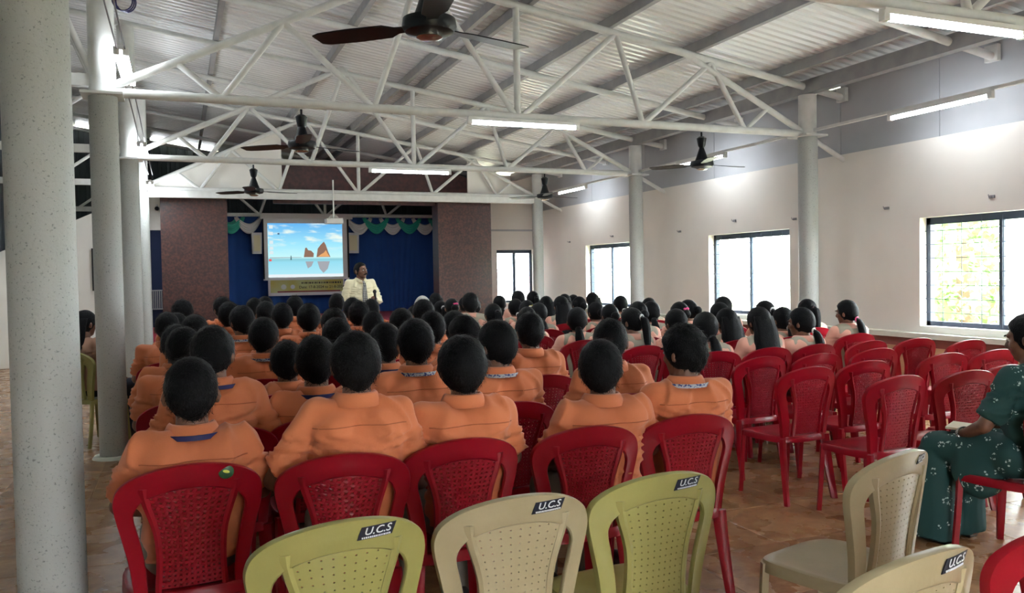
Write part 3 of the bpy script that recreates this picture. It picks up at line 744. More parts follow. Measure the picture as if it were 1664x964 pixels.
# ------------------------------------------------------------------ trees outside the right wall
def tree(x, y, hgt, r, seed, label):
    R = random.Random(seed)
    t = thing('garden_tree', label, 'tree', (x, y, -0.31), 0, 'trees outside')
    b = MB(); b.path([(0, 0, 0), (.05, .03, hgt * .3), (-.04, 0, hgt * .6), (0, .05, hgt * .9)], [.14, .11, .08, .03], n=10); b.build('trunk', M['bark'], t)
    b = MB()
    for i in range(2600):
        u = R.uniform(-1, 1); a = R.uniform(0, 2 * PI); rr = r * (0.45 + 0.55 * R.random()) * (0.75 + 0.35 * math.sin(a * 3 + seed + u * 4))
        c = Vector((rr * math.cos(a) * math.sqrt(1 - u * u), rr * math.sin(a) * math.sqrt(1 - u * u), hgt * .58 + u * hgt * .45))
        d = Vector((R.gauss(0, 1), R.gauss(0, 1), R.gauss(-.3, .7))).normalized(); s = d.cross(Vector((R.gauss(0, 1), R.gauss(0, 1), R.gauss(0, 1)))).normalized()
        L = R.uniform(.10, .20); w = L * .32
        b.add([c, c + d * L * .5 + s * w, c + d * L, c + d * L * .5 - s * w], [(0, 1, 2, 3)])
    o = b.build('foliage', M['leaf'], t, smooth=False); o['kind'] = 'stuff'
tree(10.2, 8.3, 3.0, 1.25, 3, 'leafy pale green tree seen through the left half of the nearest window')
tree(11.6, 10.2, 3.6, 1.4, 5, 'pale tree further off behind the nearest window')
tree(12.5, 7.0, 2.4, 1.2, 8, 'low pale bush like tree outside the nearest window')

# ================================================================== chairs
def crom(pts, n):
    """smooth curve through points"""
    P = [Vector(p) for p in pts]; P = [2 * P[0] - P[1]] + P + [2 * P[-1] - P[-2]]; out = []
    m = len(P) - 3
    for k in range(n):
        s = k / (n - 1) * m; i = min(int(s), m - 1); t = s - i
        a, b, c, d = P[i:i + 4]
        out.append(0.5 * ((2 * b) + (c - a) * t + (2 * a - 5 * b + 4 * c - d) * t * t + (3 * b - a - 3 * c + d) * t ** 3))
    return out
def back_y(u, z): return -0.200 - 0.062 * (max(0, z - 0.42) / 0.45) ** 1.2 + 0.95 * u * u
hlO = [(-.185, .42), (-.198, .53), (-.222, .64), (-.240, .72), (-.241, .765), (-.222, .806), (-.170, .842), (-.09, .866), (0, .874)]
hlI = [(-.140, .42), (-.147, .53), (-.165, .63), (-.178, .685), (-.178, .715), (-.162, .745), (-.125, .768), (-.065, .785), (0, .790)]
def mirror(c): return c + [(-u, z) for u, z in reversed(c[:-1])]
OUT = crom([(*p, 0) for p in mirror(hlO)], 57); INN = crom([(*p, 0) for p in mirror(hlI)], 57)
def half_panel(z):
    t = (z - .44) / .36
    return 0.103 - 0.006 * math.sin(min(1, t / .6) * PI) + 0.036 * sstep(.5, 1.0, t)

def chair_meshes(key, m, nc, nr, hole):
    D = {}
    # arched frame
    b = MB(); rings = []
    for o, i in zip(OUT, INN):
        uo, zo, ui, zi = o.x, o.y, i.x, i.y; um, zm = (uo + ui) / 2, (zo + zi) / 2
        q = lambda u, z, d: (u, back_y(u, z) + d, z)
        rings.append([q(uo, zo, .008), q(uo, zo, -.012), q(uo * .97 + ui * .03, zo * .97 + zi * .03, -.017), q(um, zm, -.011), q(ui * .94 + uo * .06, zi * .94 + zo * .06, -.015), q(ui, zi, -.010), q(ui, zi, .004), q(um, zm, .006)])
    b.loft(rings); D['back_frame'] = b.mesh('back_frame', m, angle=50)
    # woven centre panel with real holes
    b = MB()
    z0, z1 = .44, .806
    def P(s, k, d):
        z = z0 + (z1 - z0) * k; u = half_panel(z) * s; return (u, back_y(u, z) - .002 + d, z)
    for r in range(nr):
        for c in range(nc):
            sa, sb_, ka, kb = -1 + 2 * c / nc, -1 + 2 * (c + 1) / nc, r / nr, (r + 1) / nr
            hs, hk = (sb_ - sa) * hole / 2, (kb - ka) * hole / 2; sm, km = (sa + sb_) / 2, (ka + kb) / 2
            bl = (.0012 if (r + c) % 2 else -.0006) if key == 'red' else 0.0
            F = [P(sa, ka, 0), P(sb_, ka, 0), P(sb_, kb, 0), P(sa, kb, 0), P(sm - hs, km - hk, -bl), P(sm + hs, km - hk, bl), P(sm + hs, km + hk, -bl), P(sm - hs, km + hk, bl)]
            Bk = [(x, y - .006, z) for x, y, z in F]
            f = [(0, 1, 5, 4), (1, 2, 6, 5), (2, 3, 7, 6), (3, 0, 4, 7)]
            b.add(F + Bk, f + [tuple(i + 8 for i in reversed(q)) for q in f] + [(4, 5, 13, 12), (5, 6, 14, 13), (6, 7, 15, 14), (7, 4, 12, 15)])
    D['back_panel'] = b.mesh('back_panel', m, smooth=False)
    # ribs along the panel
    for s, nm in ((-1, 'rib'), (1, 'rib.r')):
        b = MB(); rings = []
        for k in range(13):
            z = .425 + (.80 - .425) * k / 12; u = half_panel(max(z, .44)); a, c = s * (u - .004), s * (u + .016 + .01 * (k / 12) ** 3)
            rings.append([(a, back_y(a, z) + .004, z), (c, back_y(c, z) + .006, z), (c, back_y(c, z) - .012, z), ((a + c) / 2, back_y(a, z) - .015, z), (a, back_y(a, z) - .011, z)])
        b.loft(rings); D[nm] = b.mesh('panel_rib', m, angle=50)
    # seat: dished top, rolled rim
    b = MB(); N = 40
    def outline(s, z):
        R = []
        for k in range(N):
            a = 2 * PI * k / N; ca, sa = math.cos(a), math.sin(a); e = 0.5
            x = .215 * math.copysign(abs(ca) ** e, ca); y = .215 * math.copysign(abs(sa) ** e, sa)
            x *= 1.0 - .06 * (y < 0) * abs(y) / .215
            R.append((x * s, y * s + .005, z + (-.012 * max(0, y / .215) ** 4 * (s > .9))))
        return R
    b.loft([outline(s, z) for s, z in ((.02, .412), (.3, .413), (.6, .417), (.82, .424), (.95, .431), (1.0, .428), (1.03, .415), (1.035, .388), (1.015, .388), (.99, .412), (.8, .408), (.02, .402))])
    D['seat'] = b.mesh('seat', m, angle=45)
    legs = []
    for sx in (-1, 1):
        for fr in (1, -1):
            b = MB(); rings = []
            tx, ty, bx, by = (.185, .175, .200, .195) if fr == 1 else (.175, -.175, .200, -.235)
            wt, wb = (.052, .030) if fr == 1 else (.062, .040)
            for k in range(5):
                t = k / 4; cx, cy, z = sx * (tx + (bx - tx) * t), ty + (by - ty) * t ** 1.3, .415 * (1 - t)
                w = wt + (wb - wt) * t; a = math.atan2(-fr, -sx)  # towards the seat centre
                dx, dy = math.cos(a), math.sin(a); ex, ey = -dy, dx
                if fr == -1: ex, ey = math.cos(-.45 * sx), math.sin(-.45 * sx); dx, dy = -ey, ex
                rings.append([(cx + ex * w / 2 * p + dx * .012 * q, cy + ey * w / 2 * p + dy * .012 * q, z) for p, q in ((-1, -1), (0, -1.5), (1, -1), (1, 1), (0, .6), (-1, 1))])
            b.loft(rings); legs.append(b.mesh('leg', m, angle=30))
    D['legs'] = legs
    return D
CH = {'red': chair_meshes('red', M['red'], 11, 21, .27), 'cream': chair_meshes('cream', M['cream'], 9, 17, .17), 'olive': chair_meshes('olive', M['olive'], 9, 17, .17)}

def sticker(root, u0, u1, zc, hgt, txt):
    b = MB(); sk = .012; rings = []
    for k in range(7):
        u = u0 + (u1 - u0) * k / 6
        rings.append([(u + dz * sk / hgt, back_y(u, zc + dz) - e - .0125, zc + dz) for dz, e in ((-hgt / 2, .0035), (hgt / 2, .0035), (hgt / 2, .001), (-hgt / 2, .001))])
    b.loft(rings); s = b.build('sticker', M['sticker'], root, smooth=False); s['label'] = 'dark blue sticker with white letters'
    me = text_mesh(txt, hgt * .82, M['letter'], shear=.25)
    um = (u0 + u1) / 2
    v = np.empty(len(me.vertices) * 3); me.vertices.foreach_get('co', v); v = v.reshape(-1, 3)
    q = [(um + p[0] * 1.2, back_y(um + p[0] * 1.2, zc + hgt * .10 + p[1]) - .0178 - p[2], zc + hgt * .10 + p[1]) for p in v.tolist()]
    me.vertices.foreach_set('co', np.array(q).ravel()); me.update(); link('lettering', me, s)
    b = MB(); x = u0 + .006
    while x < u1 - .012:
        w = rnd.uniform(.002, .005); b.box((x + w / 2, back_y(x, zc - hgt * .36) - .0172, zc - hgt * .36), (w, .001, hgt * .13)); x += w + .0018
    b.build('small_print', M['letter'], s, smooth=False)

def chair(x, y_back, rz, key, label, group):
    """y_back: world Y of the top of the backrest"""
    oy = .262
    t = thing('plastic_chair', label, 'chair', (x - math.sin(rz) * oy, y_back + math.cos(rz) * oy, 0), rz, group)
    D = CH[key]
    link('back_frame', D['back_frame'], t); link('back_panel', D['back_panel'], t)
    link('panel_rib', D['rib'], t); link('panel_rib', D['rib.r'], t); link('seat', D['seat'], t)
    for me in D['legs']: link('leg', me, t)
    return t

# ================================================================== people
def rotm(yaw, pitch): return Matrix.Rotation(yaw, 3, 'Z') @ Matrix.Rotation(pitch, 3, 'X')
def add_head(b, c, R):
    c = Vector(c)
    E = lambda p, r, RR=None: b.ell(c + R @ Vector(p), r, (R @ RR) if RR else R)
    E((0, -.008, .012), (.076, .094, .098)); E((0, .035, -.045), (.056, .055, .062)); E((0, .055, -.085), (.034, .032, .026))
    b.cone(c + R @ Vector((0, .088, .012)), c + R @ Vector((0, .108, -.030)), .009, .017, n=10); E((0, .100, -.031), (.018, .014, .012))
    E((0, .083, -.060), (.024, .012, .011)); E((0, .078, .028), (.05, .018, .012))
    for s in (-1, 1):
        E((s * .087, -.016, -.014), (.013, .018, .031), Matrix.Rotation(s * .35, 3, 'Z')); E((s * .05, .05, -.02), (.022, .026, .026))
def head_extras(c, R, brows=True):
    b = MB(); c = Vector(c)
    for s in (-1, 1): b.ell(c + R @ Vector((s * .031, .079, .008)), (.013, .010, .008), R, 10, 8)
    d = MB()
    for s in (-1, 1):
        d.ell(c + R @ Vector((s * .031, .088, .008)), (.0055, .003, .0055), R, 8, 6)
        if brows: d.ell(c + R @ Vector((s * .032, .089, .030)), (.020, .006, .0045), R @ Matrix.Rotation(s * .12, 3, 'Y'), 10, 6)
    return b, d
def add_hand(b, w, d, nrm, curl=.5, s=1.0, side=1):
    """w wrist, d along the palm, nrm away from the palm's back; fingers curl towards nrm"""
    w, d, nrm = Vector(w), Vector(d).normalized(), Vector(nrm).normalized(); nrm = (nrm - d * nrm.dot(d)).normalized(); x = d.cross(nrm) * side
    Rm = Matrix((x, d, nrm)).transposed()
    b.ell(w + d * .045 * s, (.040 * s, .052 * s, .015 * s), Rm)
    for k, L in enumerate((.068, .078, .073, .058)):
        p = w + d * .085 * s + x * (-.030 + .020 * k) * s; a = curl * .5; pts = [p - d * .02]; dd = d
        pts.append(p)
        for j in range(3):
            a = curl * (.5 + .5 * j); dd = (d * math.cos(a) + nrm * math.sin(a)).normalized(); p = p + dd * L * s * (.45, .32, .23)[j]; pts.append(p)
        b.limb(pts, [.0095 * s, .0092 * s, .0088 * s, .0082 * s, .0072 * s], n=8)
    p0 = w + d * .025 * s - x * .032 * s; p1 = p0 + (d * .6 - x * .75 + nrm * .35) * .036 * s; p2 = p1 + (d * .85 - x * .2 + nrm * .5) * .030 * s
    b.limb([p0 + x * .012, p1, p2], [.013 * s, .0105 * s, .0085 * s], n=8)

def seated(dh, pose, lean=0.0):
    """joint positions of a seated figure, seat height .43, facing +Y; dh lengthens the trunk"""
    j = {}; U = lambda f: dh * f
    j['pel'] = (0, -.085, .535); j['bel'] = (0, -.115, .66 + U(.3)); j['che'] = (0, -.115 + lean, .83 + U(.75)); j['sho'] = .952 + dh; j['shy'] = -.115 + lean * 1.4
    j['nek'] = (0, -.105 + lean * 1.6, 1.0 + dh); j['hed'] = (0, -.085 + lean * 2, 1.135 + dh)
    yaw, pitch = ((0, .05), (.35, .12), (-.30, .02), (0.06, 0.16))[pose]; j['R'] = rotm(yaw, -pitch)
    o = (0, .0, 0, 0)[pose]
    el = {0: (.235, -.07, .74), 1: (.225, -.03, .72), 2: (.245, -.09, .75), 3: (.27, -.12, .73)}[pose]
    for s, n in ((-1, 'l'), (1, 'r')):
        j['sh' + n] = (s * .165, j['shy'], j['sho']); e = el if s == -1 or pose != 3 else (.235, -.07, .74)
        if pose == 3 and s == -1: e = (.315, -.09, .735)
        j['el' + n] = (s * e[0], e[1], e[2] + dh * .6); j['wr' + n] = (s * .105, .14, .615); j['hp' + n] = (s * .085, -.07, .525)
        j['kn' + n] = (s * .105, .315, .495); j['an' + n] = (s * .11, .285, .085)
    return j
def add_legs(b, j, k=1.0, extra=0.0):
    for s, n in ((-1, 'l'), (1, 'r')): b.limb([j['hp' + n], j['kn' + n], j['an' + n]], [(.078 + extra) * k, (.056 + extra) * k, (.037 + extra) * k])
def body_mesh(j, voxel=.010, hands=True, standing=False):
    b = MB(); add_head(b, j['hed'], j['R'])
    b.limb([(0, j['nek'][1] - .005, j['nek'][2] - .06), Vector(j['hed']) + Vector((0, -.025, -.05))], [.062, .052])
    b.ell(j['pel'], (.150, .108, .095)); b.ell(j['bel'], (.128, .088, .13)); b.ell(j['che'], (.145, .095, .15))
    for n in 'lr':
        sh = Vector(j['sh' + n]); b.limb([(0, j['nek'][1], j['nek'][2] - .045), sh], [.05, .05])
        b.limb([sh, j['el' + n], j['wr' + n]], [.047, .038, .027])
        fw = Vector(j['wr' + n]) - Vector(j['el' + n])
        if 'hd' + n in j: add_hand(b, j['wr' + n], *j['hd' + n], side=-1 if n == 'l' else 1)
        elif hands: add_hand(b, j['wr' + n], Vector((fw.x * .3, .9, -.35)), (0, -.2, -1), .35, side=-1 if n == 'l' else 1)
        an = Vector(j['an' + n]); b.limb([an + Vector((0, -.015, -.04)), an + Vector((0, .13, -.055))], [.034, .026])
    add_legs(b, j, .94)
    me = remesh(b, voxel, 4)
    e, d = head_extras(j['hed'], j['R'])
    me = append_mesh(me, e, 1); n0 = len(me.polygons)
    mi = np.zeros(n0, dtype=np.int32); me.polygons.foreach_get('material_index', mi)
    me = append_mesh(me, d, 2); mi2 = np.full(len(me.polygons), 2, dtype=np.int32); mi2[:n0] = mi; me.polygons.foreach_set('material_index', mi2)
    return with_mats2(me, 'body', [M['skin'], M['eyewhite'], M['hair']], mi2)
def with_mats2(me, name, mats, mi):
    me.name = name
    for m in mats: me.materials.append(m)
    me.polygons.foreach_set('material_index', mi); me.update(); return me
def collar_geo(j, r0=.070, r1=.088):
    b = MB(); c = Vector(j['nek']) + Vector((0, .008, .018)); N = 32; rings = []
    for (dz, r, gap) in ((-.026, r1 - .012, 0), (.004, r0, 0), (.010, r0 + .004, 0), (.003, r0 + .011, 0), (-.030, r1 + .014, 0), (-.034, r1 + .006, 0)):
        R = []
        for k in range(N):
            a = -PI / 2 + 2 * PI * (k / (N - 1)) * .93 + .07 * PI - PI + PI
            a = PI / 2 + .14 + (2 * PI - .28) * k / (N - 1)
            f = max(0, math.sin(a)) ** 2
            R.append(c + Vector((r * math.cos(a), r * 1.02 * math.sin(a), dz - .030 * f + .010 * (1 - f) * (dz > 0))))
        rings.append(R)
    b.loft(rings, cap=False, closed=False); return b
def torso_prims(b, j, fat, g, hem):
    b.ell((j['pel'][0], j['pel'][1], j['pel'][2] + .02), (.172 * fat + g, .130 + g, .085)); b.ell(j['bel'], (.165 * fat + g, .118 + g, .15)); b.ell(j['che'], (.178 * fat + g, .122 + g, .165 + g * .5))
    b.loft([b.ring((0, j['pel'][1], hem), (0, 0, 1), .165 * fat + g, .125 + g, n=24, up=(0, 1, 0)), b.ring((0, j['bel'][1], j['bel'][2]), (0, 0, 1), .168 * fat + g, .118 + g, n=24, up=(0, 1, 0)),
            b.ring((0, j['che'][1], j['che'][2] + .02), (0, 0, 1), .185 * fat + g, .118 + g, n=24, up=(0, 1, 0))])
def creases(me, j, amp, seed):
    """pulls folds into the cloth: sharp ridges running down from the shoulders and across the lower back"""
    n = len(me.vertices); co = np.empty(n * 3); me.vertices.foreach_get('co', co); co = co.reshape(-1, 3)
    nr = np.empty(n * 3); me.vertices.foreach_get('normal', nr); nr = nr.reshape(-1, 3); d = np.zeros(n)
    ch = j['che'][2]
    for k in range(n):
        x, y, z = co[k]; up = sstep(ch - .10, ch + .08, z); s = 1 if x > 0 else -1
        a = s * (.9 * up + .25); u = x * math.cos(a) - z * math.sin(a); w = x * math.sin(a) + z * math.cos(a)
        q = mnoise.noise(Vector((u * 3.2 + seed, y * 4 + seed, w * (9 + 5 * (1 - up))))); rg = (1 - min(1, abs(q) * 2.6)) ** 2
        d[k] = amp * (rg - .25) * (.35 + .65 * min(1, abs(x) / .12) * up + .5 * (1 - up))
    me.vertices.foreach_set('co', (co + nr * d[:, None]).ravel()); me.update()
def yoke_seam(me, j):
    """stitched line across the shoulder blades, laid on the cloth by casting rays at it"""
    t = BVHTree.FromPolygons([v.co.copy() for v in me.vertices], [tuple(p.vertices) for p in me.polygons]); b = MB(); rings = []
    for k in range(29):
        x = -.175 + .35 * k / 28; z = j['sho'] - .030 - .018 * math.cos(x * 9) * 0 - .10 * x * x
        hit = t.ray_cast(Vector((x, -.6, z)), Vector((0, 1, 0)))
        if hit[0] is None: continue
        p, nn = hit[0], hit[1]; rings.append([p + Vector((0, 0, .0022)) - nn * .001, p + Vector((0, 0, .0014)) + nn * .0022, p - Vector((0, 0, .0014)) + nn * .0022, p - Vector((0, 0, .0022)) - nn * .001])
    if len(rings) > 3: b.loft(rings)
    return b
def shirt_mesh(j, mkey, slv=.62, voxel=.0105, seed=0, fat=1.0, collar=True, hem=.50, long=False, thin=0.0, fold=1.0):
    b = MB(); torso_prims(b, j, fat, -thin, hem)
    for n in 'lr':
        sh = Vector(j['sh' + n]); el = Vector(j['el' + n]); b.limb([(0, j['nek'][1] - .005, j['nek'][2] - .058), sh + Vector((0, 0, .002))], [.074 - thin, .064 - thin * .5])
        b.limb([Vector(j['che']) + Vector((sh.x * .5, -.02, .07)), sh], [.10 - thin, .060])
        if long:
            wr = Vector(j['wr' + n]); b.limb([sh, el, el.lerp(wr, .93)], [.064, .058, .040])
        else:
            e = sh.lerp(el, slv + .25); b.limb([sh, sh.lerp(el, .5)], [.064, .060]); b.cone(sh.lerp(el, .4), e, .061, .067)
    me = remesh(b, voxel, 5, disp=((6.0, .009 * fold, 3 + seed, (1, 1, 1.7)),))
    creases(me, j, .017 * fold, 2.7 + seed * 1.37)
    seam = 'orange_seam' if mkey == 'orange' else 'peach_seam' if mkey == 'peach_shirt' else None
    ex = MB()
    if seam and not thin:
        ex = yoke_seam(me, j)
    if collar: me = append_mesh(me, collar_geo(j), 0)
    if ex.v: me = append_mesh(me, ex, 1)
    n1 = len(ex.f) if ex.v else 0; n = len(me.polygons)
    me.name = 'shirt'; me.materials.clear(); me.materials.append(M[mkey])
    if seam: me.materials.append(M[seam])
    me.polygons.foreach_set('material_index', [0] * (n - n1) + [1] * n1); me.update()
    return me
def trouser_mesh(j, mkey, voxel=.012):
    b = MB(); b.ell(j['pel'], (.162, .118, .095)); add_legs(b, j, 1.0, .014)
    return with_mats(remesh(b, voxel, 4, disp=((9, .006, 2, (1, 1, 1)),)), 'trousers', [M[mkey]])
def shoe_mesh():
    b = MB(); b.limb([(0, -.03, .055), (0, .04, .045), (0, .135, .036)], [.042, .040, .036]); b.box((0, .05, .010), (.075, .235, .02))
    return with_mats(remesh(b, .009, 4), 'shoe', [M['shoe']])
SHOE = shoe_mesh()

def hair_cap(seed, thick=.015, front=.055, nape=-.100, rough=.004, extra=None, key='hair', fuzz=0):
    """closed shell around the skull that dips under the skin outside the hairline; origin at the head centre"""
    b = MB(); nu, nv = 44, 30; R = random.Random(seed); o = Vector((R.uniform(0, 50), 3, 7)); V = []
    for i in range(nv + 1):
        th = PI * i / nv
        for k in range(nu):
            a = 2 * PI * k / nu
            d = Vector((math.sin(th) * math.cos(a), math.sin(th) * math.sin(a), math.cos(th)))
            p = Vector((d.x * .077, d.y * .096, d.z * (.099 if d.z > 0 else .122))) + Vector((0, -.010, .012))
            t = p.y / .096; zl = nape + (front - nape) * sstep(-.35, .72, t)
            if abs(p.x) > .05 and -.15 < t < .35: zl -= .028
            f = sstep(-.004, .022, p.z - zl)
            w = thick * (1.0 + .35 * max(0, d.z)) * (1 - .45 * sstep(-.02, -.10, p.z))
            nz = mnoise.noise(d * 5 + o) * rough + mnoise.noise(d * 16 + o) * rough * .6
            q = p + d * (f * (w + nz) - (1 - f) * .016)
            q.x *= 1 - .30 * sstep(.0, -.115, q.z) * f
            V.append(q)
    b.v = [tuple(v) for v in V]
    for i in range(nv):
        for k in range(nu):
            k2 = (k + 1) % nu; b.f.append((i * nu + k, (i + 1) * nu + k, (i + 1) * nu + k2, i * nu + k2)); b.m.append(0)
    if fuzz:
        for _ in range(fuzz):
            v = Vector(V[R.randrange(nu * 2, nu * (nv - 4))]); t = v.y / .096
            if v.z < nape + (front - nape) * sstep(-.35, .72, t) + .012: continue
            d = v.normalized(); v = v + Vector((R.gauss(0, .005), R.gauss(0, .005), R.gauss(0, .005)))
            dn = (Vector((d.x * .5, -.35, -1)) + Vector((R.gauss(0, .35), R.gauss(0, .35), 0))); dn = (dn - d * dn.dot(d)).normalized(); s = d.cross(dn) * .0011
            L = R.uniform(.012, .022); b.add([v - s, v + s, v + dn * L + d * R.uniform(.002, .008)], [(0, 1, 2)])
    if extra: extra(b, R)
    return b.mesh('hair', M[key], angle=None)
def strand_tube(b, pts, rx, ry, R, n=16):
    rings = []; P = crom(pts, 14)
    for i, p in enumerate(P):
        t = i / 13; x = np.interp(t, np.linspace(0, 1, len(rx)), rx); y = np.interp(t, np.linspace(0, 1, len(ry)), ry)
        rings.append([p + Vector((x * math.cos(2 * PI * k / n) * (1 + .10 * math.sin(k * 5 + i * .4)), y * math.sin(2 * PI * k / n) * (1 + .12 * math.sin(k * 3)), 0)) for k in range(n)])
    b.loft(rings)
def pony(b, R): strand_tube(b, [(0, -.085, .035), (0, -.135, .02), (0, -.150, -.06), (.006, -.145, -.17), (.012, -.14, -.29)], [.018, .034, .04, .036, .008], [.018, .030, .034, .028, .008], R)
def low_pony(b, R): strand_tube(b, [(0, -.075, -.055), (0, -.115, -.085), (.005, -.135, -.16), (.014, -.135, -.27), (.02, -.13, -.36)], [.022, .030, .042, .036, .008], [.02, .026, .032, .026, .008], R)
def long_hair(b, R): strand_tube(b, [(0, -.055, .05), (0, -.085, -.04), (0, -.105, -.15), (0, -.140, -.27), (.01, -.165, -.40)], [.085, .100, .112, .115, .06], [.05, .055, .045, .035, .012], R, 24)
def bun(b, R): b.ell((0, -.128, .0), (.046, .040, .044))
def braid(b, R):
    for k in range(8): b.ell((.008 * (-1) ** k, -.105 - .025 * min(k, 2) * .6, -.05 - .04 * k), (.026 - .0018 * k, .022, .03), Matrix.Rotation(.5 * (-1) ** k, 3, 'Y'), 12, 8)
HAIR = {'short0': hair_cap(1, nape=-.112, fuzz=2600), 'short1': hair_cap(2, .016, .050, -.106, .005, fuzz=2600), 'short2': hair_cap(3, .013, .058, -.116, .004, fuzz=2600), 'curly': hair_cap(4, .020, .05, -.10, .009, fuzz=3500),
        'pony': hair_cap(5, .011, .055, -.095, .002, pony), 'low_pony': hair_cap(6, .012, .055, -.095, .002, low_pony), 'long': hair_cap(7, .013, .055, -.095, .002, long_hair),
        'bun': hair_cap(8, .011, .055, -.09, .002, bun), 'braid': hair_cap(9, .011, .055, -.095, .002, braid)}
def cap_mesh():
    b = MB(); rings = []
    for k in range(9):
        a = k / 8 * PI / 2; rings.append([(.110 * math.cos(a) * math.cos(t), -.014 + .132 * math.cos(a) * math.sin(t), -.03 + .178 * math.sin(a)) for t in [2 * PI * i / 28 for i in range(28)]])
    b.loft(rings); return b.mesh('knitted_cap', M['whitehair'])
CAP = cap_mesh()
def band(c, r, tube, m, name, R=None):
    b = MB(); P = [Vector(c) + Vector((r * math.cos(a), 0, r * math.sin(a))) for a in [2 * PI * i / 16 for i in range(17)]]; b.path(P, tube, n=8); return b.mesh(name, m)
TIES = {(h, c): band(p, .024, .008, M[c], 'hair_tie') for h, p in (('pony', (0, -.118, .026)), ('low_pony', (0, -.100, -.073))) for c in ('blackmat', 'pink', 'white')}
def clip_mesh(m):
    b = MB(); b.ell((.028, -.098, .052), (.026, .012, .014)); b.ell((-.0, -.108, .050), (.016, .01, .012)); return b.mesh('hair_clip', m)
CLIP = {'yellow': clip_mesh(M['yellow']), 'pink': clip_mesh(M['pink'])}
def lanyard_mesh(j, m):
    b = MB(); c = Vector(j['nek']); P = []
    for k in range(25):
        a = PI / 2 + .10 + (2 * PI - .20) * k / 24; f = max(0, math.sin(a)); r = .104
        P.append(c + Vector((r * math.cos(a), .004 + r * math.sin(a) * (1 + .28 * f), -.004 - .20 * f ** 2.2)))
    rings = []
    for i, p in enumerate(P):
        d = (P[min(i + 1, 24)] - P[max(i - 1, 0)]).normalized(); rad = Vector((p.x - c.x, p.y - c.y, 0)).normalized(); up = d.cross(rad).normalized()
        rings.append([p + up * .009 - rad * .001, p + up * .009 + rad * .0025, p - up * .009 + rad * .0045, p - up * .009 - rad * .001])
    b.loft(rings)
    q = (P[0] + P[-1]) / 2; b.box(q + Vector((0, .006, -.06)), (.055, .003, .085))
    return b.mesh('lanyard', m, angle=30)
DHS = [-.115, -.06, -.005, .045]
CACHE = {}
def cached(key, fn):
    if key not in CACHE: CACHE[key] = fn()
    return CACHE[key]
def person(x, yb, rz, ztop, pose, hair, kind, label, group, lanyard=None, clip=None, cap=False, hs=1.05):
    """seated person whose chair back top stands at (x, yb)"""
    i = min(range(4), key=lambda k: abs(1.258 + DHS[k] - ztop)); dh = DHS[i]; j = seated(dh, pose)
    s = 1 + max(-.03, min(.03, (ztop - (1.258 + dh)) / .83))
    t = thing('person', label, 'person', (x - math.sin(rz) * .262, yb + math.cos(rz) * .262, .43 * (1 - s)), rz, group); t.scale = (s, s, s)
    link('body', cached(('b', i, pose), lambda: body_mesh(j)), t)
    if kind == 'boy':
        link('shirt', cached(('s', i, pose), lambda: shirt_mesh(j, 'orange', seed=i * 7 + pose * 3)), t)
        link('trousers', cached('tg', lambda: trouser_mesh(j, 'grey_trouser')), t)
    else:
        link('shirt', cached(('sp', i, pose), lambda: shirt_mesh(j, 'peach_shirt', seed=i * 5 + pose, fat=.93, thin=.012, fold=.5)), t)
        link('vest', cached(('v', i, pose), lambda: vest_mesh(j)), t)
        link('trousers', cached('tc', lambda: trouser_mesh(j, 'cream_trouser')), t)
    R = j['R'].to_euler()
    ho = link('hair', HAIR[hair], t, j['hed'], R); ho.scale = (hs, .5 + hs / 2, .5 + hs / 2)
    if 'pony' in hair: link('hair_tie', TIES[(hair, rnd.choice(('blackmat', 'blackmat', 'white')) if clip != 'tie' else 'pink')], ho)
    if clip in CLIP: link('hair_clip', CLIP[clip], ho)
    if cap: link('knitted_cap', CAP, t, j['hed'], R)
    if lanyard: link('lanyard', cached(('l', i, lanyard), lambda: lanyard_mesh(j, M[lanyard])), t)
    for sx in (-1, 1): link('shoe', SHOE, t, (sx * .11, .275, .0), (0, 0, -sx * .12))
    return t
def vest_mesh(j):
    b = MB(); torso_prims(b, j, .93, .010, .52)
    for n in 'lr':
        sh = Vector(j['sh' + n]); b.limb([(sh.x * .30, sh.y - .006, sh.z + .008), (sh.x * .78, sh.y - .006, sh.z + .000)], [.082, .074])
    me = remesh(b, .012, 4, disp=((6, .005, 5, (1, 1, 1)),)); return with_mats(me, 'vest', [M['beige_vest']])

# ================================================================== who sits where
ROW = dict(A=2.98, B=3.73, C=4.6, D=5.3, E=6.05, F=6.8, G=7.55, H=8.3, I=9.05, J=9.8, K=10.55, L=11.3)
ROWN = dict(zip('ABCDEFGHIJKL', ['nearest', 'second', 'third', 'fourth', 'fifth', 'sixth', 'seventh', 'eighth', 'ninth', 'tenth', 'eleventh', 'farthest']))
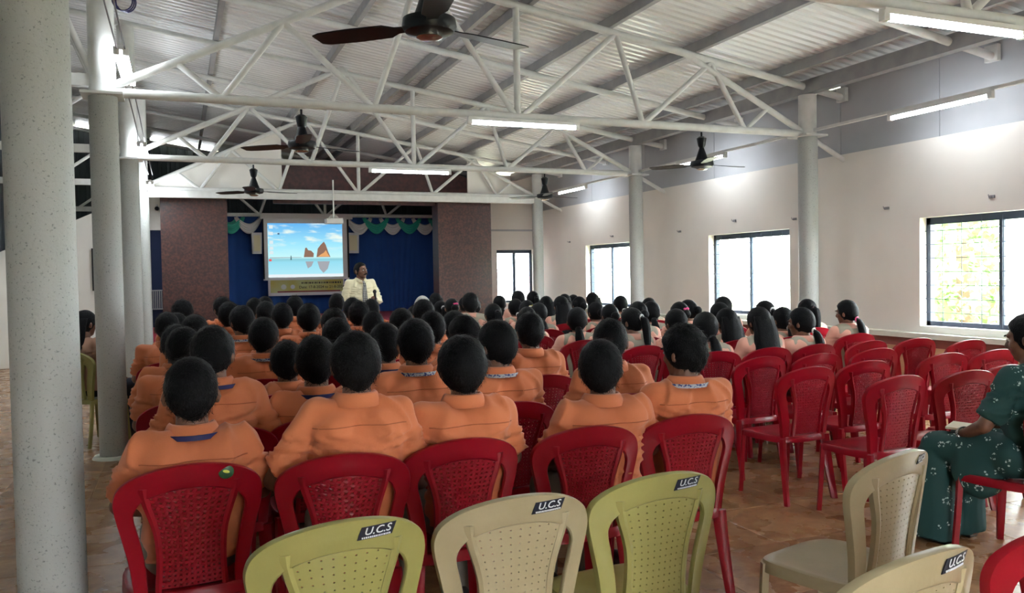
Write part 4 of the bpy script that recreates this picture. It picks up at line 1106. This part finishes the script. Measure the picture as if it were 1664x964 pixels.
# row, chair x, person x, head height, pose, hair, lanyard
BOYS = [('A', .02, .04, 1.215, 0, 'short0', 'lan_navy'), ('A', .53, .60, 1.285, 3, 'short2', None), ('A', 1.00, 1.06, 1.24, 0, 'short1', None), ('A', 1.54, 1.68, 1.20, 2, 'short0', None), ('A', 2.06, 2.13, 1.24, 1, 'curly', 'lan_white'),
        ('B', .15, .13, 1.285, 2, 'short1', 'lan_navy'), ('B', .58, .58, 1.225, 0, 'short2', 'lan_navy'), ('B', 1.03, 1.07, 1.28, 0, 'short0', 'lan_white'), ('B', 1.51, 1.49, 1.255, 1, 'short1', 'lan_white'), ('B', 2.11, 2.12, 1.245, 2, 'short2', None),
        ('C', .02, .02, 1.235, 0, 'short1', None), ('C', .52, .55, 1.14, 0, 'short2', None), ('C', 1.10, 1.12, 1.215, 0, 'short0', 'lan_navy'), ('C', 1.58, 1.61, 1.24, 1, 'short1', None), ('C', 2.08, 2.05, 1.245, 0, 'short2', None),
        ('D', .47, .50, 1.24, 2, 'short0', 'lan_white'), ('D', .97, .97, 1.22, 0, 'short1', None), ('D', 1.60, 1.62, 1.245, 0, 'short2', None), ('D', -.02, -.02, 1.22, 0, 'short2', None),
        ('E', .08, .09, 1.24, 0, 'short0', None), ('E', 1.05, 1.06, 1.26, 1, 'short2', None), ('E', 1.58, 1.60, 1.235, 0, 'short1', None), ('E', 2.03, 2.03, 1.205, 0, 'short0', None), ('E', .56, .56, 1.2, 0, 'short1', None),
        ('F', -.08, -.09, 1.24, 0, 'short2', None), ('F', .47, .47, 1.27, 1, 'short1', 'lan_white'), ('F', 1.00, 1.00, 1.27, 0, 'short0', None), ('F', 1.52, 1.53, 1.19, 0, 'short2', None), ('F', 2.0, 1.99, 1.275, 0, 'short1', None),
        ('G', .42, .42, 1.285, 2, 'short0', None), ('G', .86, .86, 1.26, 0, 'short1', None), ('G', 1.56, 1.56, 1.25, 0, 'curly', None), ('G', -.03, -.03, 1.2, 0, 'short1', None), ('G', 2.1, 2.1, 1.2, 0, 'short0', None),
        ('H', .02, .02, 1.29, 0, 'curly', None), ('H', .79, .79, 1.265, 0, 'short2', None), ('H', 1.65, 1.65, 1.27, 0, 'short0', None), ('H', 1.22, 1.22, 1.22, 0, 'short1', None),
        ('I', .43, .43, 1.295, 1, 'short1', None), ('I', 1.17, 1.17, 1.29, 0, 'short0', None), ('I', 2.01, 2.01, 1.235, 0, 'short2', None), ('I', 2.63, 2.63, 1.235, 0, 'short0', 'CAP'),
        ('J', .80, .80, 1.265, 0, 'short2', None), ('J', 1.75, 1.75, 1.285, 0, 'short1', None), ('K', 1.00, 1.00, 1.26, 0, 'short0', None)]
# row, x, head height, pose, hair, clip
GIRLS = [('D', 3.84, 1.165, 0, 'low_pony', None), ('D', 4.40, 1.18, 0, 'long', None), ('D', 4.87, 1.165, 1, 'low_pony', None),
         ('E', 3.62, 1.18, 1, 'pony', None), ('E', 4.08, 1.155, 0, 'low_pony', None), ('E', 4.62, 1.14, 0, 'long', None), ('E', 5.26, 1.13, 0, 'low_pony', None), ('E', 6.00, 1.175, 1, 'low_pony', 'tie'),
         ('F', 3.47, 1.17, 2, 'low_pony', None), ('F', 4.12, 1.20, 0, 'bun', None), ('F', 4.61, 1.18, 0, 'bun', 'pink'), ('F', 5.14, 1.16, 0, 'low_pony', None), ('F', 5.65, 1.17, 0, 'pony', None), ('F', 6.25, 1.165, 0, 'pony', None),
         ('G', 4.27, 1.145, 0, 'bun', None), ('G', 4.79, 1.17, 2, 'low_pony', None), ('G', 5.26, 1.17, 1, 'bun', None), ('G', 5.69, 1.19, 0, 'low_pony', None), ('G', 3.3, 1.15, 0, 'pony', None),
         ('H', 3.22, 1.17, 0, 'pony', None), ('H', 4.50, 1.145, 0, 'bun', None), ('H', 3.75, 1.16, 0, 'low_pony', None),
         ('I', 3.21, 1.265, 0, 'short1', None), ('I', 3.93, 1.17, 0, 'pony', 'yellow'), ('I', 4.41, 1.20, 0, 'long', None), ('I', 5.63, 1.145, 0, 'low_pony', None),
         ('J', 3.23, 1.19, 0, 'bun', 'pink'), ('J', 4.10, 1.16, 0, 'low_pony', None), ('J', 4.55, 1.18, 2, 'long', None), ('J', 5.03, 1.17, 0, 'bun', None), ('J', 5.67, 1.16, 0, 'low_pony', None),
         ('K', 3.30, 1.14, 0, 'pony', None), ('K', 3.78, 1.16, 0, 'bun', None), ('K', 4.44, 1.25, 0, 'low_pony', None), ('K', 5.19, 1.18, 0, 'pony', None), ('K', 5.61, 1.19, 0, 'long', None),
         ('L', 3.45, 1.23, 0, 'long', None), ('L', 3.90, 1.17, 0, 'bun', None), ('L', 4.45, 1.17, 0, 'low_pony', None), ('L', 4.98, 1.22, 0, 'pony', None), ('L', 5.68, 1.145, 0, 'low_pony', None)]
HN = {'pony': 'high ponytail', 'low_pony': 'low ponytail', 'long': 'long loose hair', 'bun': 'hair bun', 'short0': 'short hair', 'short1': 'short hair', 'short2': 'short hair', 'curly': 'bushy hair'}
rank = {}
for r in ROW:
    for k, (i, _) in enumerate(sorted([(i, p[2]) for i, p in enumerate(BOYS) if p[0] == r], key=lambda q: q[1])): rank[('b', i)] = ORD[k + 1]
    for k, (i, _) in enumerate(sorted([(i, p[1]) for i, p in enumerate(GIRLS) if p[0] == r], key=lambda q: q[1])): rank[('g', i)] = ORD[k + 1]
YOFF = {'A': [.02, -.06, 0, .02, .05]}
for i, (r, cx, x, zt, pose, hair, lan) in enumerate(BOYS):
    dy = [.02, -.06, 0, .0, .04][i] if r == 'A' else rnd.uniform(-.04, .04); rz = rnd.uniform(-.06, .06)
    cap = lan == 'CAP'; where = '%s from left in %s row of orange shirts' % (rank[('b', i)], ROWN[r])
    bits = 'white cap' if cap else ('orange shirt and lanyard' if lan else 'orange shirt')
    person(x, ROW[r] + dy, rz, zt, pose, hair, 'boy', 'person in %s, %s' % (bits, where) if not cap else 'person in white knitted cap, %s' % where, 'people in orange shirts', None if cap else lan, None, cap, ([0.98, 1.09, 1.09, 1.03, 1.0] + [1.02] * 60)[i])
    ch = chair(cx, ROW[r] + dy - .02, rz, 'red', 'red plastic chair under the person %s' % where, 'red chairs under people in orange')
    if i == 0:
        b = MB(); b.ell((.115, back_y(.115, .832) - .0165, .832), (.026, .003, .024)); s = b.build('sticker', M['green_sticker'], ch); s['label'] = 'small dark green sticker'
        b = MB(); b.ell((.115, back_y(.115, .832) - .0188, .834), (.012, .0015, .006), Matrix.Rotation(.3, 3, 'Y')); b.build('mark', M['yellow_letter'], s)
for i, (r, x, zt, pose, hair, clip) in enumerate(GIRLS):
    dy = rnd.uniform(-.05, .05); rz = rnd.uniform(-.05, .08)
    where = '%s from left in %s row of beige vests' % (rank[('g', i)], {k: v for k, v in zip('DEFGHIJKL', ['nearest', 'second', 'third', 'fourth', 'fifth', 'sixth', 'seventh', 'eighth', 'farthest'])}[r])
    person(x, ROW[r] + dy, rz, zt, pose, hair, 'girl', '%s%s, person %s' % (HN[hair], (' and pink tie' if clip == 'tie' else ' and %s clip' % clip) if clip else '', where), 'people in beige vests', None, clip, hs=1.06)
    chair(x + rnd.uniform(-.03, .03), ROW[r] + dy - .02, rz, 'red', 'red plastic chair under the person %s' % where, 'red chairs under people in vests')

EMPTY = [(3.86, 3.53, .04, 'empty red chair nearest the camera in the left file of empty chairs'), (4.38, 3.50, -.05, 'empty red chair beside the woman in green, in the nearest empty row'),
         (3.72, 4.11, .05, 'empty red chair with all of its legs in view by the aisle'), (4.29, 4.20, .02, 'empty red chair in the second empty row, behind the perforated backs'),
         (5.12, 4.28, 0, 'empty red chair in the second empty row towards the window'), (5.63, 4.27, -.04, 'empty red chair at the right end of the second empty row'),
         (3.88, 4.76, .06, 'empty red chair directly behind the long loose hair, by the aisle'), (4.36, 4.72, .03, 'empty red chair in the third empty row, second from the aisle'),
         (5.00, 4.80, .0, 'empty red chair in the third empty row near its middle'), (6.18, 4.95, .02, 'empty red chair at the right end of the third empty row under the ledge'),
         (5.47, 5.33, .05, 'empty red chair in the fourth empty row below the ledge, left of two'), (5.98, 5.30, -.03, 'empty red chair in the fourth empty row below the ledge, right of two'), (4.80, 3.58, .03, 'empty red chair at the right end of the nearest empty row')]
for x, y, rz, l in EMPTY: chair(x, y, rz, 'red', l, 'empty red chairs')
c = chair(.38, 2.11, .10, 'olive', 'yellow green plastic chair with sticker, leftmost in the bottom row', 'pale plastic chairs'); sticker(c, .035, .135, .832, .034, 'U.C.S')
c = chair(.88, 2.13, .02, 'cream', 'cream plastic chair with sticker, between two yellow green chairs', 'pale plastic chairs'); sticker(c, .035, .135, .832, .034, 'U.C.S')
c = chair(1.38, 2.17, .06, 'olive', 'yellow green plastic chair with sticker, tallest of the bottom row', 'pale plastic chairs'); sticker(c, .035, .135, .832, .034, 'U.C.S')
c = chair(2.27, 2.07, .24, 'cream', 'cream plastic chair seen from the side in front of the woman in green', 'pale plastic chairs'); sticker(c, .07, .12, .834, .030, 'U.C.S')
c = chair(1.52, 1.32, .12, 'cream', 'cream plastic chair whose top just shows at the bottom right', 'pale plastic chairs'); sticker(c, .035, .135, .832, .034, 'U.C.S')
chair(2.02, 1.33, .05, 'red', 'red plastic chair in the bottom right corner', 'red chairs in the corner')

# ------------------------------------------------------------------ speaker at the front
def hand_dir(d, n, c): return (d, n, c)
j = dict(pel=(0, 0, .93), bel=(0, .01, 1.08), che=(0, 0, 1.27), sho=1.395, shy=-.01, nek=(0, -.005, 1.44), hed=(0, .02, 1.575), R=rotm(.35, .02),
         shl=(-.185, -.01, 1.395), shr=(.185, -.01, 1.395), ell=(-.285, .02, 1.13), elr=(.255, -.03, 1.12), wrl=(-.14, .20, 1.135), wrr=(.16, .17, 1.02),
         hpl=(-.09, 0, .90), hpr=(.09, 0, .90), knl=(-.10, .02, .50), knr=(.10, .02, .50), anl=(-.11, 0, .085), anr=(.11, 0, .085),
         hdl=((.55, .75, .25), (.6, -.5, .5), 1.5), hdr=((-.5, .8, -.1), (-.6, -.4, -.3), .6))
TX, TYY, TR = 2.47, 12.0, 3.42
t = thing('person', 'standing man in cream shirt and checked tie holding a microphone', 'person', (TX, TYY, 0), TR)
link('body', body_mesh(j, .008), t); link('shirt', shirt_mesh(j, 'cream_shirt', long=True, hem=.90, fat=1.08, voxel=.009), t); link('trousers', trouser_mesh(j, 'dark_trouser'), t)
ho = link('hair', hair_cap(21, .012, .066, -.06, .003), t, j['hed'], j['R'].to_euler())
b = MB()
for s in (-1, 1): b.limb([(0, .108, -.047), (s * .02, .104, -.050), (s * .040, .092, -.058)], [.009, .010, .006], n=8)
link('moustache', b.mesh('moustache', M['hair']), t, j['hed'], j['R'].to_euler())
b = MB(); rings = [[(x * w, y, z) for x, y in ((-1, yy), (1, yy), (1, yy + .008), (-1, yy + .008))] for z, w, yy in ((1.425, .020, .088), (1.40, .016, .108), (1.385, .022, .118), (1.15, .042, .130), (1.02, .046, .132), (.97, .006, .130))]
b.loft(rings); link('tie', b.mesh('tie', M['tie'], angle=30), t)
for s in (-1, 1): link('shoe', SHOE, t, (s * .11, -.01, 0))
mc = thing('microphone', 'black handheld microphone in the speaker\'s hand', 'microphone', (0, 0, 0))
Rt = Matrix.Rotation(TR, 4, 'Z'); base = Matrix.Translation((TX, TYY, 0)) @ Rt
p0 = base @ Vector((-.105, .262, 1.06)); p1 = base @ Vector((-.085, .270, 1.25))
mc.location = p0
d = p1 - p0; b = MB(); b.cone((0, 0, 0), d, .013, .019, n=16); b.build('handle', M['mic'], mc)
b = MB(); b.ell(d + d.normalized() * .02, (.027, .027, .030)); b.build('grille', M['blackmat'], mc)

# ------------------------------------------------------------------ woman in green at the right edge
j = seated(-.01, 1); j['R'] = rotm(.15, -.2); j['wrl'] = (-.10, .20, .60); j['wrr'] = (.08, .22, .60); j['ell'] = (-.265, -.02, .70)
j['hdl'] = ((.55, .8, -.1), (.2, -.2, -1), .4)
WX, WY, WZ = 3.98, 2.68, .12
t = thing('person', 'woman in dark green flowered dress seated at the right edge', 'person', (WX - math.sin(WZ) * .262, WY + math.cos(WZ) * .262, 0), WZ)
link('body', body_mesh(j, .009), t)
link('dress_top', with_mats(shirt_mesh(j, 'dress', slv=.62, collar=False, fat=1.02), 'dress_top', [M['dress']]), t)
b = MB(); b.ell(j['pel'], (.19, .15, .12)); b.limb([(-.09, -.06, .54), (-.11, .33, .52)], [.11, .085]); b.limb([(.09, -.06, .54), (.11, .33, .52)], [.11, .085]); b.ell((0, .15, .52), (.15, .25, .085))
for s in (-1, 1): b.cone((s * .10, .335, .50), (s * .12, .35, .03), .10, .135)
b.box((0, .35, .27), (.24, .16, .46)); b.ell((-.12, .10, .45), (.10, .14, .16)); 
link('skirt', with_mats(remesh(b, .012, 6, disp=((8, .02, 4, (1, 1, .35)), (20, .006, 2, (1, 1, .4)))), 'skirt', [M['dress']]), t)
link('hair', HAIR['low_pony'], t, j['hed'], j['R'].to_euler())
w = Vector(j['wrl']); e = Vector(j['ell'])
b = MB(); dd = (w - e).normalized()
for k in range(3):
    c0 = e.lerp(w, .86 + .04 * k); rr = b.ring(c0, dd, .036, n=20); b.path(rr + [rr[0]], .004, n=6)
link('bangle', b.mesh('bangle', M['bangle']), t)
for s in (-1, 1): link('shoe', SHOE, t, (s * .11, .33, 0))
chair(WX, WY - .02, WZ, 'red', 'red plastic chair under the woman in green', 'red chairs in the corner')
b = MB(); b.box((0, 0, 0), (.20, .13, .012)); o = b.build('notebook', M['paper'], smooth=False, loc=(3.92, 3.20, .625)); o.rotation_euler = (.05, 0, .5)
tag(o, 'beige notebook on the lap of the woman in green', 'notebook')

# ------------------------------------------------------------------ woman behind the left columns
j = seated(-.03, 0); j['R'] = rotm(.0, -.12)
t = thing('person', 'woman with long dark hair seated behind the second left column', 'person', (-.74, 8.52, 0), -.80)
link('body', body_mesh(j, .010), t); link('top', with_mats(shirt_mesh(j, 'beige_top', collar=False), 'top', [M['beige_top']]), t); link('skirt', trouser_mesh(j, 'dark_trouser'), t)
link('hair', HAIR['long'], t, j['hed'], j['R'].to_euler())
for s in (-1, 1): link('shoe', SHOE, t, (s * .11, .275, 0))
rz = -.80
chair(-.74 + math.sin(rz) * .272, 8.52 - math.cos(rz) * .272, rz, 'olive', 'pale green plastic chair under the woman behind the left column', 'pale plastic chairs')
